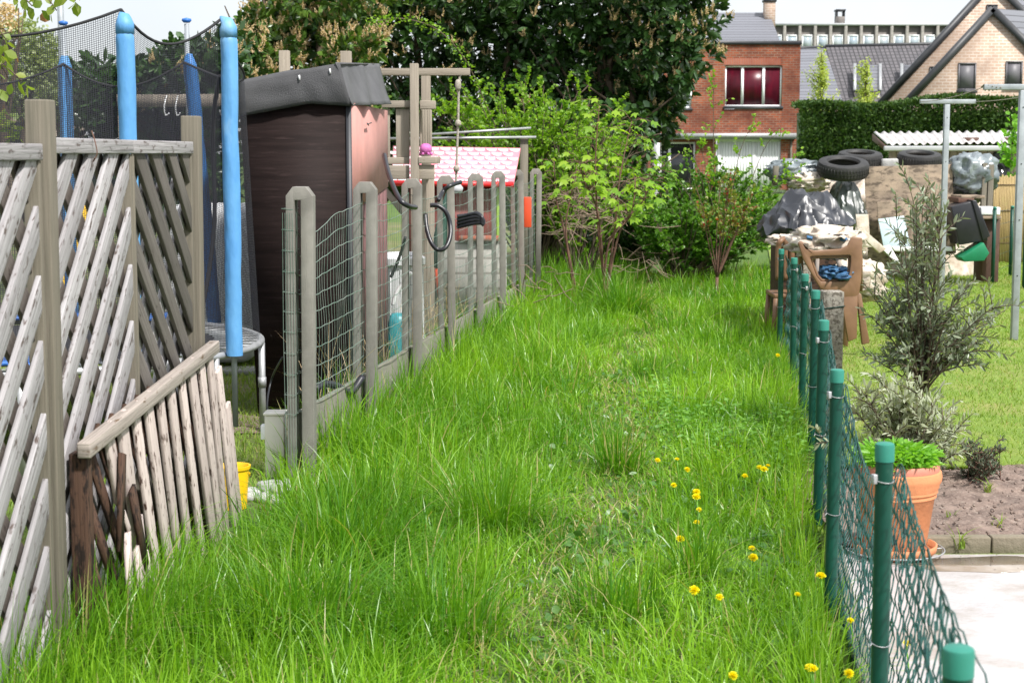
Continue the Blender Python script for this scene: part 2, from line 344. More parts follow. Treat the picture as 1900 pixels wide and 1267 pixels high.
m, n, b = newmat('glass_blue'); v = coords(n, 'Object'); n.links.new(mixc(n, tex(n, v, .35, 2, .4, .6), (.30, .36, .42), (.42, .46, .48)), b.inputs['Base Color']); b.inputs['Roughness'].default_value = .1
def tarp(name, c1, c2, rough, bs=.6, sc=9):
    m, n, b = newmat(name); v = coords(n, 'Object'); n.links.new(mixc(n, tex(n, v, 3), c1, c2), b.inputs['Base Color']); b.inputs['Roughness'].default_value = rough; b.inputs['Specular IOR Level'].default_value = .8; b.inputs['Coat Weight'].default_value = (.12 if name == 'tarp_black' else .4); b.inputs['Coat IOR'].default_value = 1.6; b.inputs['Coat Roughness'].default_value = .4
    h = tex(n, v, sc, 2, .2, .8, .4); bump(n, b, h, bs*.45, .05)
tarp('tarp_black', (.010, .012, .018), (.02, .023, .032), .40, .12, 4)
tarp('tarp_green', (.035, .05, .04), (.02, .03, .025), .4, .4, 6)
tarp('tarp_silver', (.24, .28, .30), (.06, .08, .09), .3, 1, 9)
# trampoline net: woven mesh, holes as transparency
m, n, b = newmat('net'); v = coords(n, 'UV'); k = n.nodes.new('ShaderNodeTexBrick'); k.offset = 0
for a, c in (('Scale', 1), ('Brick Width', .011), ('Row Height', .011), ('Mortar Size', .0014)): k.inputs[a].default_value = c
k.inputs['Mortar Smooth'].default_value = .3
n.links.new(v, k.inputs[0]); b.inputs['Base Color'].default_value = (.012, .012, .02, 1); b.inputs['Roughness'].default_value = .7
tr = n.nodes.new('ShaderNodeBsdfTransparent'); xx = n.nodes.new('ShaderNodeMixShader'); mr = n.nodes.new('ShaderNodeMapRange'); mr.inputs[3].default_value = .05; mr.inputs[4].default_value = 1
n.links.new(k.outputs['Fac'], mr.inputs[0]); n.links.new(mr.outputs[0], xx.inputs[0]); n.links.new(tr.outputs[0], xx.inputs[1]); n.links.new(b.outputs[0], xx.inputs[2]); n.links.new(xx.outputs[0], n.nodes['Material Output'].inputs[0])
# ground materials
def ground(name, cols, scale, bs=.6):
    m, n, b = newmat(name); v = coords(n, 'Object'); c = mixc(n, tex(n, v, scale, 6), cols[0], cols[1])
    if len(cols) > 2: c = mixc(n, tex(n, v, scale*.35, 5, .5, .7), c, cols[2])
    if len(cols) > 3: c = mixc(n, tex(n, v, scale*6, 5, .5, .75), c, cols[3])
    n.links.new(c, b.inputs['Base Color']); b.inputs['Roughness'].default_value = .95; b.inputs['Specular IOR Level'].default_value = .2; bump(n, b, tex(n, v, 40, 6, .2, .8), bs, .02)
ground('ground_far', [(.07, .13, .03), (.10, .16, .035)], .4)
ground('ground_verge', [(.05, .10, .02), (.09, .14, .035), (.17, .16, .09), (.05, .09, .02)], 3)
ground('ground_lawn', [(.14, .22, .04), (.20, .27, .055), (.28, .27, .10)], 2.5)
ground('ground_left', [(.10, .15, .04), (.15, .16, .06), (.22, .18, .12)], 2)
leafm('grass', (.045, .18, .006), (.28, .50, .025), .40, .36, (1.35, 1.4, .4), .5, c3=(.42, .38, .17))
leafm('grass_lawn', (.16, .28, .035), (.28, .38, .07), .35, .5, (1.3, 1.3, .5), .3, c3=(.38, .33, .14))
leafm('laurel', (.014, .042, .012), (.05, .11, .025), .10, .3, (2, 2.2, .6), .55)
leafm('laurel_yellowish', (.045, .11, .02), (.13, .22, .035), .2, .35)  # lighter, yellower foliage of the flowering laurel
leafm('laurel_young', (.07, .15, .02), (.14, .24, .035), .3, .35)
leafm('blossom', (.50, .37, .22), (.62, .49, .32), .2, .8)
leafm('shrub_bright', (.12, .27, .02), (.28, .44, .04), .42, .45)
leafm('shrub_mid', (.06, .17, .02), (.15, .30, .035), .35, .45)
leafm('maple', (.14, .30, .02), (.30, .46, .035), .5, .45)
leafm('rose', (.10, .22, .03), (.25, .20, .05), .35, .45, c3=(.35, .06, .04))
leafm('olive', (.12, .155, .09), (.27, .31, .22), .18, .38)
leafm('silver_shrub', (.22, .26, .15), (.42, .45, .33), .2, .6)
leafm('thuja', (.03, .075, .018), (.085, .15, .03), .15, .6)
leafm('pale_tree', (.34, .42, .10), (.48, .52, .16), .45, .6)
leafm('far_tree', (.20, .26, .12), (.34, .38, .20), .35, .6)
leafm('herb', (.13, .33, .03), (.22, .45, .05), .4, .45)
leafm('nettle', (.09, .24, .025), (.17, .36, .04), .35, .5)
leafm('dock', (.06, .16, .03), (.11, .22, .05), .3, .4)
leafm('near_leaf', (.14, .22, .03), (.26, .30, .05), .45, .45, c3=(.30, .14, .08))
leafm('petal', (.88, .80, .01), (.86, .72, .005), .3, .5, (1.1, 1.1, .5))
leafm('conifer', (.05, .075, .045), (.10, .12, .07), .1, .7)
# ------------------------------------------------------------------ setting: ground sheets
def sheet(name, x0, x1, y0, y1, z, mat, nx=2, ny=2, amp=0, shape=None):
    b = MB()
    def f(u, v):
        y = y0+(y1-y0)*v; a, c = (x0, x1) if shape is None else shape(y); x = a+(c-a)*u
        return (x, y, z+(amp*N3(x, y, 3, 1.3) if amp else 0))
    b.grid(f, nx, ny); return tag(b.build(name, mat, smooth=True, origin=(0, 0, z)), kind='structure')
sheet('ground', -1500, 1500, -400, 1800, -.03, 'ground_far', 4, 4)
sheet('verge', 0, 0, -1, 24, .0, 'ground_verge', 30, 160, .02, lambda y: (XL(max(y, 7))-.12 if y > 7.6 else -1.5, XR(y)))
sheet('lawn', 0, 0, -1, 40, -.004, 'ground_lawn', 10, 10, 0, lambda y: (XR(y)+.02, 16))
sheet('left_garden', 0, 0, -1, 40, -.008, 'ground_left', 10, 10, 0, lambda y: (-16, XL(max(y, 7))-.1 if y > 7.6 else -1.45))
def path_strength(x, y):
    c = -.38+.105*y+.12*math.sin(y*.9); return math.exp(-((x-c)/.22)**2)
# ------------------------------------------------------------------ left: trellis fence
A0 = Vector((-1.457, 5.0, 0)); A1 = Vector((-1.372, 6.92, 0)); TD = (A1-A0).normalized(); TN = Vector((TD.y, -TD.x, 0))
def T(s, z, off=0): p = A0+TD*s+TN*off; return Vector((p.x, p.y, z))
def clip(s0, s1, z0, z1, c, sg, k=1.0):
    pts = []                                             # z = z0 + sg*k*(s-c)
    for s in (s0, s1):
        z = z0+sg*k*(s-c)
        if z0 <= z <= z1: pts.append((s, z))
    for z in (z0, z1):
        s = c+(z-z0)/(sg*k)
        if s0 < s < s1: pts.append((s, z))
    return sorted(pts)[::len(pts)-1] if len(pts) >= 2 else None
def clippoly(poly, s0, s1, z0, z1):
    for ax, lim, sg in ((0, s0, 1), (0, s1, -1), (1, z0, 1), (1, z1, -1)):
        out_ = []
        for i in range(len(poly)):
            a, c = poly[i], poly[(i+1) % len(poly)]; da, dc = (a[ax]-lim)*sg, (c[ax]-lim)*sg
            if da >= 0: out_.append(a)
            if da*dc < 0: t = da/(da-dc); out_.append((a[0]+(c[0]-a[0])*t, a[1]+(c[1]-a[1])*t))
        poly = out_
        if len(poly) < 3: return None
    return poly
def slat(b, mapf, poly, d, off, th):
    n = len(poly); i = len(b.v); o = (random.random()*30, random.random()*30); r = random.random(); uv = [(p[0]*d[0]+p[1]*d[1]+o[0], -p[0]*d[1]+p[1]*d[0]+o[1]) for p in poly]
    b.v += [tuple(mapf(p[0], p[1], off-th/2)) for p in poly]+[tuple(mapf(p[0], p[1], off+th/2)) for p in poly]
    b.face(list(range(i, i+n))[::-1], r, uv[::-1]); b.face(list(range(i+n, i+2*n)), r, uv)
    for j in range(n): k = (j+1) % n; b.face([i+j, i+k, i+n+k, i+n+j], r, [uv[j], uv[k], (uv[k][0], uv[k][1]+th), (uv[j][0], uv[j][1]+th)])
def trellis(s0, s1, z0, z1, flip, label, org):
    t = thing('trellis_panel', T((s0+s1)/2, 0), label, 'trellis', 'diagonal slat trellis panels of the garden fence')
    sg = -1 if flip else 1
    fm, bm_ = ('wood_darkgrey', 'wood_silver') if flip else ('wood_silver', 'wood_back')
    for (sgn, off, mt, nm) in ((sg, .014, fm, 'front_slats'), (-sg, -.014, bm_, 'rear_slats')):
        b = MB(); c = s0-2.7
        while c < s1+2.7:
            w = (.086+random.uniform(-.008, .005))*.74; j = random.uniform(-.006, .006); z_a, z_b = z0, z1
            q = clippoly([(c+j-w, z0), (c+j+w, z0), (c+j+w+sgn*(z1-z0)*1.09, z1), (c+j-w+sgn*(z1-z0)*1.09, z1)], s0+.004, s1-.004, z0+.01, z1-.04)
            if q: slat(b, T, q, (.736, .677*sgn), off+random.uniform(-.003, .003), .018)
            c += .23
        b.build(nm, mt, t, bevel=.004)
    for s_ in (s0+.012, s1-.012): st = MB(); st.beam(T(s_, z0, .002), T(s_, z1-.05, .002), .05, .024, TN); st.build('stile', 'wood_post', t, bevel=.003)
    rl = MB(); rl.beam(T(s0, z1-.024, .004), T(s1, z1-.024, .004), .06, .05, TN); rl.build('top_rail', 'wood_silver', t, bevel=.004)
    rl = MB(); rl.beam(T(s0+.03, z0, 0), T(s1-.03, z0, 0), .05, .04, TN); rl.build('bottom_rail', 'wood_silver', t)
    return t
trellis(-.99, -.05, .04, 1.70, False, 'pale weathered trellis panel cut off by the left picture edge', A0)
trellis(.05, .95, .04, 1.72, False, 'pale weathered trellis panel with slats leaning right, just right of the nearest wooden post', A0)
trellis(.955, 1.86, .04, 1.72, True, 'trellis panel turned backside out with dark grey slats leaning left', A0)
for s, h, lb in ((0, 1.835, 'tall square wooden fence post nearest the camera, between pale trellis panels'), (1.92, 1.83, 'square wooden fence post at the far end of the trellis beside the trampoline')):
    b = MB(); p = T(s, 0); b.beam(p, p+Vector((.012, 0, h)), .075, .075, TN, r=.25); o = b.build('fence_post', 'wood_post', None, bevel=.006); tag(o, lb, 'fence post', 'wooden posts of the trellis fence')
# rusty wire hook hanging on trellis rail
b = MB(); b.tube(spline([P(170, 243, 5.45), P(176, 262, 5.44), P(180, 285, 5.44), P(173, 300, 5.44), P(176, 293, 5.42)], 5), .0022, 5); tag(b.build('wire_hook', 'bark_red'), 'thin rusty wire hook hanging from the trellis top rail', 'wire')
# broken low trellis leaning in front
BT = thing('broken_trellis', T(.9, 0, .12), 'broken low trellis with rotten slats and a sloping rail leaning before the tall fence', 'trellis')
def Q(s, z, off=0): return T(s, z, .075+off)
b = MB(); b.beam(Q(.06, .735, .02), Q(1.95, .845, .01), .052, .045, (0, 0, 1), r=.1); b.build('top_rail', 'wood_rail', BT, bevel=.006)
b = MB(); b.beam(Q(.12, .0, -.01), Q(.12, .72, -.01), .06, .06, TN, r=.3); b.build('end_post', 'wood_brown', BT, bevel=.006)
b = MB(); k = 0
for s in np.arange(.34, 2.2, .165):
    zt = .755+.054*s if s < 1.9 else .84-(s-1.9)*1.1
    lo = .0 if s > .62 else .52-.3*random.random()
    d = random.uniform(.26, .34)*(zt-lo)
    top = Q(s, min(zt, .755+.054*s), .012); bot = Q(s+d+random.uniform(-.015, .015), lo, .02+random.uniform(-.004, .012))
    n_ = 5; pr = None
    b.beam(top, bot, .018, .084+random.uniform(-.016, .008), TN)
    if lo > .05: b.beam(bot, bot+Vector((.02, .05, -.12)), .01, .03, TN)
b.build('front_slats', 'wood_rotten', BT, bevel=.005)
b = MB()
for s in np.arange(-.5, 2.0, .16):
    z0_, z1_ = .03, .8; s0_ = s; s1_ = s+.62
    if s1_ < .25 or s0_ > 2.1: continue
    ss = max(s0_, .2); zz = z1_-(ss-s0_)*1.25; se = min(s1_, 2.12); ze = z1_-(se-s0_)*1.25
    b.beam(Q(ss, min(zz, .75+.05*ss), -.012), Q(se, ze, -.012), .014, .05, TN)
b.build('rear_slats', 'wood_brown', BT)
for (s, z, a) in ((.42, .66, 1.2), (.52, .52, 2.0), (.60, .40, 1.75), (.45, .38, 1.5), (.55, .3, 1.9), (.66, .25, 2.1)):
    b = MB(); b.beam(Q(s, z, .04), Q(s-.34*math.cos(a)*.8, z-.34*math.sin(a), .05), .012, .055, TN); b.build('splinter', 'wood_brown' if z > .5 else 'wood_rotten', BT)
b = MB(); b.box(-.001, .001, -.02, .02, 0, .05); br = b.build('bracket', 'galv', BT); br.location = Q(.5, .80, 0)-ORG[BT.name]; 
# ------------------------------------------------------------------ left: trampoline
TC = Vector((-2.85, 9.45, 0)); TR = 1.36
TP = thing('trampoline', TC, 'round trampoline with blue foam poles and a dark safety net, behind the trellis', 'trampoline')
def tp(a, z, r=TR): return TC+Vector((r*math.cos(R(a)), r*math.sin(R(a)), z))
def onring(px, near=True):
    k = (px-CX)/F; best = None
    for a in np.arange(-180, 180, .25):
        p = tp(a, 0, TR+.06)
        if (math.sin(R(a)) < .25) == near:
            e = abs(p.x/p.y-k)
            if best is None or e < best[0]: best = (e, a)
    return best[1]
aA, aB = -54, onring(432, True); aC, aD = onring(131, False), onring(357, False)
aA = onring(243, True) if onring(243, True) != aB else -54
POLES = sorted([aA, aB, aD, aC, aC+48, -110, -160])
b = MB(); b.tube([tp(a, .56) for a in range(0, 361, 6)], .021, 8, False); b.build('frame_ring', 'galv', TP, True)
b = MB(); b.lathe([(TR-.28, 0), (.01, -.01)], TC+Vector((0, 0, .565)), 48); b.build('jumping_mat', 'black_mat', TP)
for a in range(0, 360, 6):
    b = MB(); b.tube([tp(a, .565, TR-.28), tp(a, .565, TR-.02)], .011, 5); b.build('spring', 'galv', TP)
b = MB(); b.grid(lambda u, v: tp(60+u*230, .60+.012*math.sin(u*80)*v, TR-.3+.34*v), 60, 3); b.build('edge_pad', 'blue_pad', TP, solid=.02)
for a in (aB-4, aB+30, -75, -125, 100, 150, 200):
    b = MB(); b.tube([tp(a, .55), tp(a, .02)], .02, 8); b.tube([tp(a, .34), tp(a, .28)], .025, 8); b.build('leg', 'galv', TP, True, bevel=0)
for i, a in enumerate(POLES):
    q = TP; b = MB()
    far = a in (aC, aD)
    pxy = {aA: (243, 30), aB: (431, 38), aC: (131, 50), aD: (357, 45)}.get(a); top = P(pxy[0], pxy[1], tp(a, 0, TR+.06).y).z-.03 if pxy else 2.42
    w = .045; cr_ = []
    pts = [tp(a, z, TR+.06)+Vector((((2.4-z)*.075) if a == aD else 0, 0, 0))+Vector((  .006*N3(z*2, a), .006*N3(a, z*2.3), 0)) for z in np.linspace(.56, top-(.0 if not far else .16), 22)]
    def slv(u, v, pts=pts, i=i):
        j = min(int(u*21), 20); p = pts[j].lerp(pts[j+1], u*21-j); an = 2*math.pi*v; q = Vector((math.cos(an), math.sin(an), 0)); nz_ = noise.noise(Vector((q.x*1.5+i*7, q.y*1.5, p.z*5.5+q.x*2)))
        return p+q*w*(1+.10*(1-3*abs(nz_))*.6+.05*N3(p.z*3, i))*(1 if u < .96 else 1-.5*(u-.96)/.04)
    b.grid(slv, 90, 20)
    o = b.build('foam_sleeve', 'blue_foam_pale' if i % 3 == 2 or a == aB else 'blue_foam', TP, True)
    b = MB(); b.tube([tp(a, .16, TR+.055), tp(a, top+(.03 if far else -.05), TR+.055)], .016, 8); b.build('pole', 'galv_pole', TP, True)
    if far:
        b = MB(); b.lathe([(.0, .02), (.03, .012), (.032, 0), (.02, -.012)], tp(a, top+.05, TR+.055), 12); b.build('pole_cap', 'blue_pad', TP, True)
    else:
        b = MB(); b.tube([tp(a, top-.06, TR+.06), tp(a, top-.01, TR+.06), tp(a, top+.02, TR+.05), tp(a, top+.05, TR+.01)], [.048, .047, .036, .006], 10); b.build('sleeve_hood', 'blue_foam_pale', TP, True)
def net_top(u): return 2.40-.17*4*u*(1-u)*.9
for i in range(len(POLES)):
    a0 = POLES[i]; a1 = POLES[(i+1) % len(POLES)]+(360 if i == len(POLES)-1 else 0)
    def f(u, v, a0=a0, a1=a1):
        a = a0+(a1-a0)*u; zt = net_top(u)-(.14 if a0 in (aC, aD) or a1 in (aC, aD) else 0)*1.0; z = .6+(zt-.6)*v
        rr = TR+.02-.10*4*u*(1-u)*(.3+.7*v)
        return tp(a, z, rr)
    w_ = R(a1-a0)*TR
    b = MB(); b.grid(f, 16, 10, uvs=(w_, 1.8)); b.build('safety_net', 'net', TP, True)
    b = MB(); b.tube([f(k/14, 1) for k in range(15)], .008, 6); b.build('net_rope', 'black_mat', TP, True)
b = MB(); b.tube(spline([tp(aB+8, 2.1, TR-.1), P(395, 230, 9.6), P(398, 400, 9.7), P(385, 520, 9.7), P(365, 610, 9.6)], 5), .014, 5); b.build('net_strap', 'black_mat', TP, True)
# ------------------------------------------------------------------ left garden things
b = MB()
def rb(u, v, c, sx, sy, sz, p=.25):
    th = 2*math.pi*u; ph = math.pi*(v-.5); s = lambda w: math.copysign(abs(w)**p, w)
    return Vector(c)+Vector((sx*s(math.cos(ph))*s(math.cos(th)), sy*s(math.cos(ph))*s(math.sin(th)), sz*s(math.sin(ph))))
c = P(400, 560, 12.6)
b.grid(lambda u, v: rb(u, v, (c.x-.05, 12.9, .66), .36, .45, .62), 32, 20); tag(b.build('water_tank', 'white_plastic', None, True), 'rounded white plastic tank standing behind the trampoline', 'tank')
b = MB(); b.box(c.x-1.6, c.x+.75, 12.2, 12.5, -.01, .03); tag(b.build('paving', 'rock_white'), kind='structure')
# wooden swing frame seen through the net
SW = thing('swing_frame', Vector((-3.2, 13.2, 0)), 'weathered wooden swing frame with hooks seen through the trampoline net', 'swing frame')
b = MB(); b.beam(P(217, 188, 13.2), P(425, 186, 13.4), .06, .10, (0, 1, 0)); b.build('cross_beam', 'wood_play', SW)
for px in (228, 420):
    q = P(px, 192, 13.25); b = MB(); b.beam(q, (q.x, q.y, 0), .07, .07); b.build('upright', 'wood_play', SW)
for px in (309, 330):
    b = MB(); b.tube(spline([P(px, 178, 13.15), P(px-4, 196, 13.1), P(px-2, 214, 13.1), P(px+5, 210, 13.1)], 5), .006, 6); b.build('hook', 'pvc_white', SW)
# yellow slide pieces behind the trellis
c = P(118, 420, 11.6)
b = MB(); b.grid(lambda u, v: Vector((c.x-.10+.2*u, 11.3+1.0*v, .45+.95*v+.05*abs(2*u-1)**3)), 8, 10); tag(b.build('slide', 'yellow_plastic', None, True, solid=.02), 'yellow plastic childrens slide glimpsed through the trellis', 'slide')
# blue-grey street pole far left
b = MB(); q = P(118, 200, 34); b.tube([(q.x, 34, 0), (q.x, 34, 7)], [.075, .06], 10); tag(b.build('street_pole', 'galv_pole', None, True), 'blue grey metal pole rising behind the trampoline at upper left', 'pole')
# shed
SX0, SX1 = P(455, 400, 10.2).x, P(646, 400, 10.2).x; SY0, SY1 = 10.2, 12.5
SH = thing('garden_shed', Vector(((SX0+SX1)/2, 11.3, 0)), 'narrow dark plywood shed with pink end panel under black roofing felt', 'shed')
xr1 = P(716, 400, SY1).x
def prismz(b, poly, z0, z1): return b.prism([(x, y, z0) for x, y in poly], (0, 0, z1-z0))
zt = 2.02
b = MB(); b.prism([(SX0+.06, SY0, .02), (SX1, SY0, .02), (SX1, SY0, zt), (SX0-.02, SY0, zt-.05)], (0, -.02, 0)); b.build('front_panel', 'ply_dark', SH)
b = MB(); b.prism([(SX1, SY0-.018, 1.30), (xr1, SY1, 1.42), (xr1, SY1, zt-.02), (SX1, SY0-.018, zt-.03)], (.02, 0, 0)); b.build('end_panel', 'ply_pink', SH)
b = MB()
n_ = 9
for i in range(n_):
    u0, u1 = i/n_+.006, (i+1)/n_-.006; y0_ = SY0+(SY1-SY0)*u0; y1_ = SY0+(SY1-SY0)*u1; x0_ = SX1+(xr1-SX1)*u0; x1_ = SX1+(xr1-SX1)*u1
    b.prism([(x0_, y0_, .04), (x1_, y1_, .04), (x1_, y1_, 1.42), (x0_, y0_, 1.40)], (.012, 0, 0))
b.build('lower_boards', 'ply_red', SH)
b = MB(); b.box(SX1-.004, SX1+.028, SY0-.028, SY0+.0, .03, zt); b.build('corner_strip', 'dark_trim', SH)
b = MB(); b.prism([(SX0+.10, SY0+.002, 0.03), (SX0+.10, SY1, 0.03), (SX0+.10, SY1, zt), (SX0+.10, SY0+.002, zt-.05)], (.02, 0, 0)); b.build('side_panel', 'ply_dark', SH)
# felt: roof skin + front skirt + end skirt
L0 = P(446, 150, SY0-.05); L1 = P(446, 216, SY0-.05); R0 = P(631, 118, SY0-.05); R1 = P(652, 197, SY0-.05)
E0 = P(703, 119, SY1); E1 = P(725, 194, SY1-.3)
def lerp(a, b, t): return Vector(a)+(Vector(b)-Vector(a))*t
mid = lerp(L1, R1, .62)+Vector((0, 0, .04))
def skirt(u, v):
    top = lerp(L0, R0, u); bo = lerp(L1, mid, u/.62) if u < .62 else lerp(mid, R1, (u-.62)/.38)
    p = lerp(top, bo, v); p.y += -.02*math.sin(v*3)+.012*N3(u*6, v*3, 1); return p
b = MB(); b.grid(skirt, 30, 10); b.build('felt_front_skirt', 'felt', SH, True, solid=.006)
def eskirt(u, v):
    p = lerp(lerp(R0+Vector((-.03, -.012, .004)), E0, u), lerp(R1+Vector((-.01, -.02, 0)), E1, u), v); p.x += .018*math.sin(u*17+2*v)*v+.01*N3(u*9, v*2, 4); return p
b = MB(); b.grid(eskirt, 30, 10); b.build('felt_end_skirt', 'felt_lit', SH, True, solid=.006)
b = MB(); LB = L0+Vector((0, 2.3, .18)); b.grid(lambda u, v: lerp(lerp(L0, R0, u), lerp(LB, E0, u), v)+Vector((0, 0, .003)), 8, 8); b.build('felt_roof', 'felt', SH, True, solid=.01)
for (x, y) in ((555, 140), (612, 128)):
    b = MB(); b.tube([P(x, y, SY0-.075), P(x+1, y+9, SY0-.078)], .006, 5); b.build('splash', 'white_plastic', SH)
for (x0_, y0_, x1_, y1_) in ((655, 231, 664, 229), (673, 231, 681, 228), (673, 229, 676, 233)):
    b = MB(); b.tube([P(x0_, y0_, 10.9)+Vector((.03, 0, 0)), P(x1_, y1_, 11.1)+Vector((.03, 0, 0))], .004, 5); b.build('nail', 'dark_trim', SH)
# meter box
b0 = Gd(508, 915, 0); Yb = 8.25; xa, xb = P(491, 800, Yb).x, P(527, 800, Yb).x
MBX = thing('meter_box', ((xa+xb)/2, Yb+.05, 0), 'cream metal meter box standing against the first concrete post', 'meter box')
b = MB(); b.box(xa, xb, Yb, Yb+.12, 0, .33, 2); b.build('cabinet', 'cream_box', MBX, bevel=.006)
b = MB(); b.box(xa-.006, xb+.006, Yb-.008, Yb+.126, .33, .342); b.build('lid', 'cream_box', MBX, bevel=.003)
b = MB(); b.box(xa-.024, xa-.001, Yb+.02, Yb+.08, .20, .275, 2); b.build('side_socket', 'pvc_white', MBX, bevel=.003)
b = MB(); b.tube(spline([P(498, 780, 8.4), P(496, 745, 8.5), P(505, 700, 8.6), P(524, 663, 8.3)], 6), .005, 6); tag(b.build('cable', 'black_plastic', None, True), 'thin black cable curving up from the cream meter box', 'cable')
# yellow bucket
q = Gd(440, 985, 0); q = Vector((P(433, 900, 7.55).x, 7.55, 0))
BU = thing('bucket', q, 'yellow plastic bucket on the ground behind the broken trellis', 'bucket')
b = MB(); b.lathe([(.0, .005), (.055, .005), (.062, 0), (.075, .19), (.082, .19), (.084, .205), (.075, .205), (.07, .19), (.057, .02), (0, .018)], q, 28); b.build('pail', 'yellow_plastic', BU, True, auto=30)
b = MB(); b.tube([q+Vector((.078*math.cos(t), .078*math.sin(t), .17-.07*abs(math.sin(t)))) for t in np.linspace(0, math.pi, 12)], .003, 5); b.build('handle', 'yellow_plastic', BU)
for k in range(9):
    c = Gd(470+random.uniform(-10, 60), 925+random.uniform(-18, 16), .0); sz = random.uniform(.03, .07); b = MB(); sd0 = random.random()*50
    b.grid(lambda u, v: c+Vector((0, 0, sz*.3))+Vector((math.cos(6.283*u)*math.cos(math.pi*(v-.5)), math.sin(6.283*u)*math.cos(math.pi*(v-.5)), .6*math.sin(math.pi*(v-.5))))*sz*(1+.5*N3(math.cos(6.283*u), math.sin(6.283*u)+sd0, v*2)), 12, 8)
    tag(b.build('stone', 'rock_white', None, False), 'pale rubble stone lying beside the cream meter box', 'stone', 'pale stones at the meter box')
# ------------------------------------------------------------------ left: concrete post fence with wire mesh
PY = [8.06+1.47*i for i in range(8)]
tops = [347, 338, 332, 326, 322, 318, 315, 313]
ordn = ['first', 'second', 'third', 'fourth', 'fifth', 'sixth', 'seventh', 'eighth', 'ninth', 'tenth']
b = MB(); hz = 1.50
w0, s0_, s1_, w1 = -.068, -.024, .007, .066
out = [(w0, 0), (s0_, 0), (s0_, hz-.065), (s1_, hz-.065), (s1_, 0), (w1, 0), (w1, hz-.045), (w1-.034, hz), (w0+.034, hz), (w0, hz-.045)]
for poly in ([(w0, 0), (s0_, 0), (s0_, hz-.065), (w0, hz-.065)], [(s1_, 0), (w1, 0), (w1, hz-.065), (s1_, hz-.065)], [(w0, hz-.065), (w1, hz-.065), (w1, hz-.035), (w1-.032, hz), (w0+.032, hz), (w0, hz-.035)]):
    pass
b.prism([(x, 0, z) for x, z in out], (0, .10, 0)); pr = b.build('concrete_post', 'concrete', None, False, origin=(0, 0, 0), bevel=.0025)
for i, Y in enumerate(PY):
    o = pr if i == 0 else copy_tree(pr)
    zt_ = P(0, tops[i], Y).z; o.location = (XL(Y), Y, 0); o.scale = (1, 1, zt_/hz); o.rotation_euler = (random.uniform(-.008, .008), random.uniform(-.012, .012), random.uniform(-.05, .05))
    tag(o, f'slotted concrete fence post, {ordn[i]} from the camera in the left row', 'fence post', 'concrete posts of the wire fence')
for i in range(7):
    Y0, Y1 = PY[i]+.11, PY[i+1]-.005
    b = MB(); b.prism([(XL(Y0)-.02, Y0, -.02), (XL(Y1)-.02, Y1, -.02), (XL(Y1)-.02, Y1, .35-.012*i), (XL(Y0)-.02, Y0, .36-.012*i)], (-.035, 0, 0))
    tag(b.build('concrete_board', 'kickboard', None, bevel=.004), f'low concrete kickboard between the {ordn[i]} and {ordn[i+1]} concrete posts', 'kickboard', 'concrete boards under the wire fence')
# wire netting, one roll
WN = thing('wire_netting', (XL(13), 13, 0), 'green and grey welded wire netting stretched through the concrete posts', 'wire fence')
hw = MB(); vw = MB()
def wz(Y, r, i): 
    u = (Y-PY[0])/1.47; f_ = u-math.floor(u)
    sag = .05*math.sin(math.pi*f_)*(r/10)+.012*N3(Y*1.6, r*.35)
    if i == 0: sag += .10*max(0, 1-abs(f_-.25)/.3)*(r/10)**2
    return .37+1.03*r/10.0-sag
def wx(Y, z): return XL(Y)-.005+.02*N3(Y*1.3, z*1.5, 7)+.012*N3(Y*4, z*3, 2)
for i in range(7):
    Y0 = PY[i]-(.0 if i else .0); Y1 = PY[i+1]
    for r in range(11):
        pts = []
        for k in range(17):
            Y = Y0+(Y1-Y0)*k/16; z = wz(Y, r, i)+.003*(-1)**k; pts.append((wx(Y, z)+.002*(-1)**k, Y, z))
        hw.tube(pts, .0024, 4, False)
    nv = 27
    for k in range(nv+1):
        Y = Y0+(Y1-Y0)*(k+.2*random.random())/nv; pts = []
        for r in range(0, 11): z = wz(Y, r, i); pts.append((wx(Y, z), Y+.03*N3(Y*3, z*2, 9)+.10*(max(0, 1-abs((Y-PY[0])-.35)/.35)*(max(0, z-.9)) if i == 0 else 0), z))
        vw.tube(pts, .0013, 3, False)
# wrapped end round the first post
for r in range(11):
    z = wz(PY[0], r, 1); x = XL(PY[0]); hw.tube([(x-.005, 8.17, z), (x-.075, 8.17, z), (x-.075, 8.05, z), (x-.018, 8.05, z-.004), (x-.018, 8.19, z)], .0024, 4, False)
for k in range(5): vw.tube([(XL(8.06)-.07+.013*k, 8.05, .1), (XL(8.06)-.075+.014*k, 8.05, .8), (XL(8.06)-.07+.012*k, 8.05, 1.38)], .0015, 3, False)
hw.build('line_wires', 'green_mesh', WN); vw.build('stay_wires', 'green_mesh', WN)
# green screening bundle & hoses on the fence
def hose(name, pts, r, mat, label, cat, n=8, group=None):
    b = MB(); b.tube(spline(pts, 6), r, n); return tag(b.build(name, mat, None, True), label, cat, group)
hose('garden_hose', [P(713, 288, 10.9), P(722, 325, 10.6), P(740, 368, 10.3), P(757, 382, 10.3), P(771, 385, 10.45)], .017, 'black_plastic', 'black hose dropping from the pink shed panel onto the wire fence', 'hose')
hose('garden_hose', [P(789, 398, 11.6), P(792, 425, 11.55), P(800, 450, 11.5), P(812, 463, 11.5), P(826, 460, 11.5), P(835, 440, 11.55), P(835, 415, 11.6), P(827, 393, 11.6), P(813, 382, 11.6), P(798, 381, 11.6)], .0165, 'black_plastic', 'black hose loop hanging low on the wire between third and fourth posts', 'hose')
hose('garden_hose', [P(813, 372, 11.9), P(822, 356, 12.0), P(835, 345, 12.0), P(855, 338, 12.1)], .0165, 'black_plastic', 'short black hose end poking up past the fourth concrete post', 'hose')
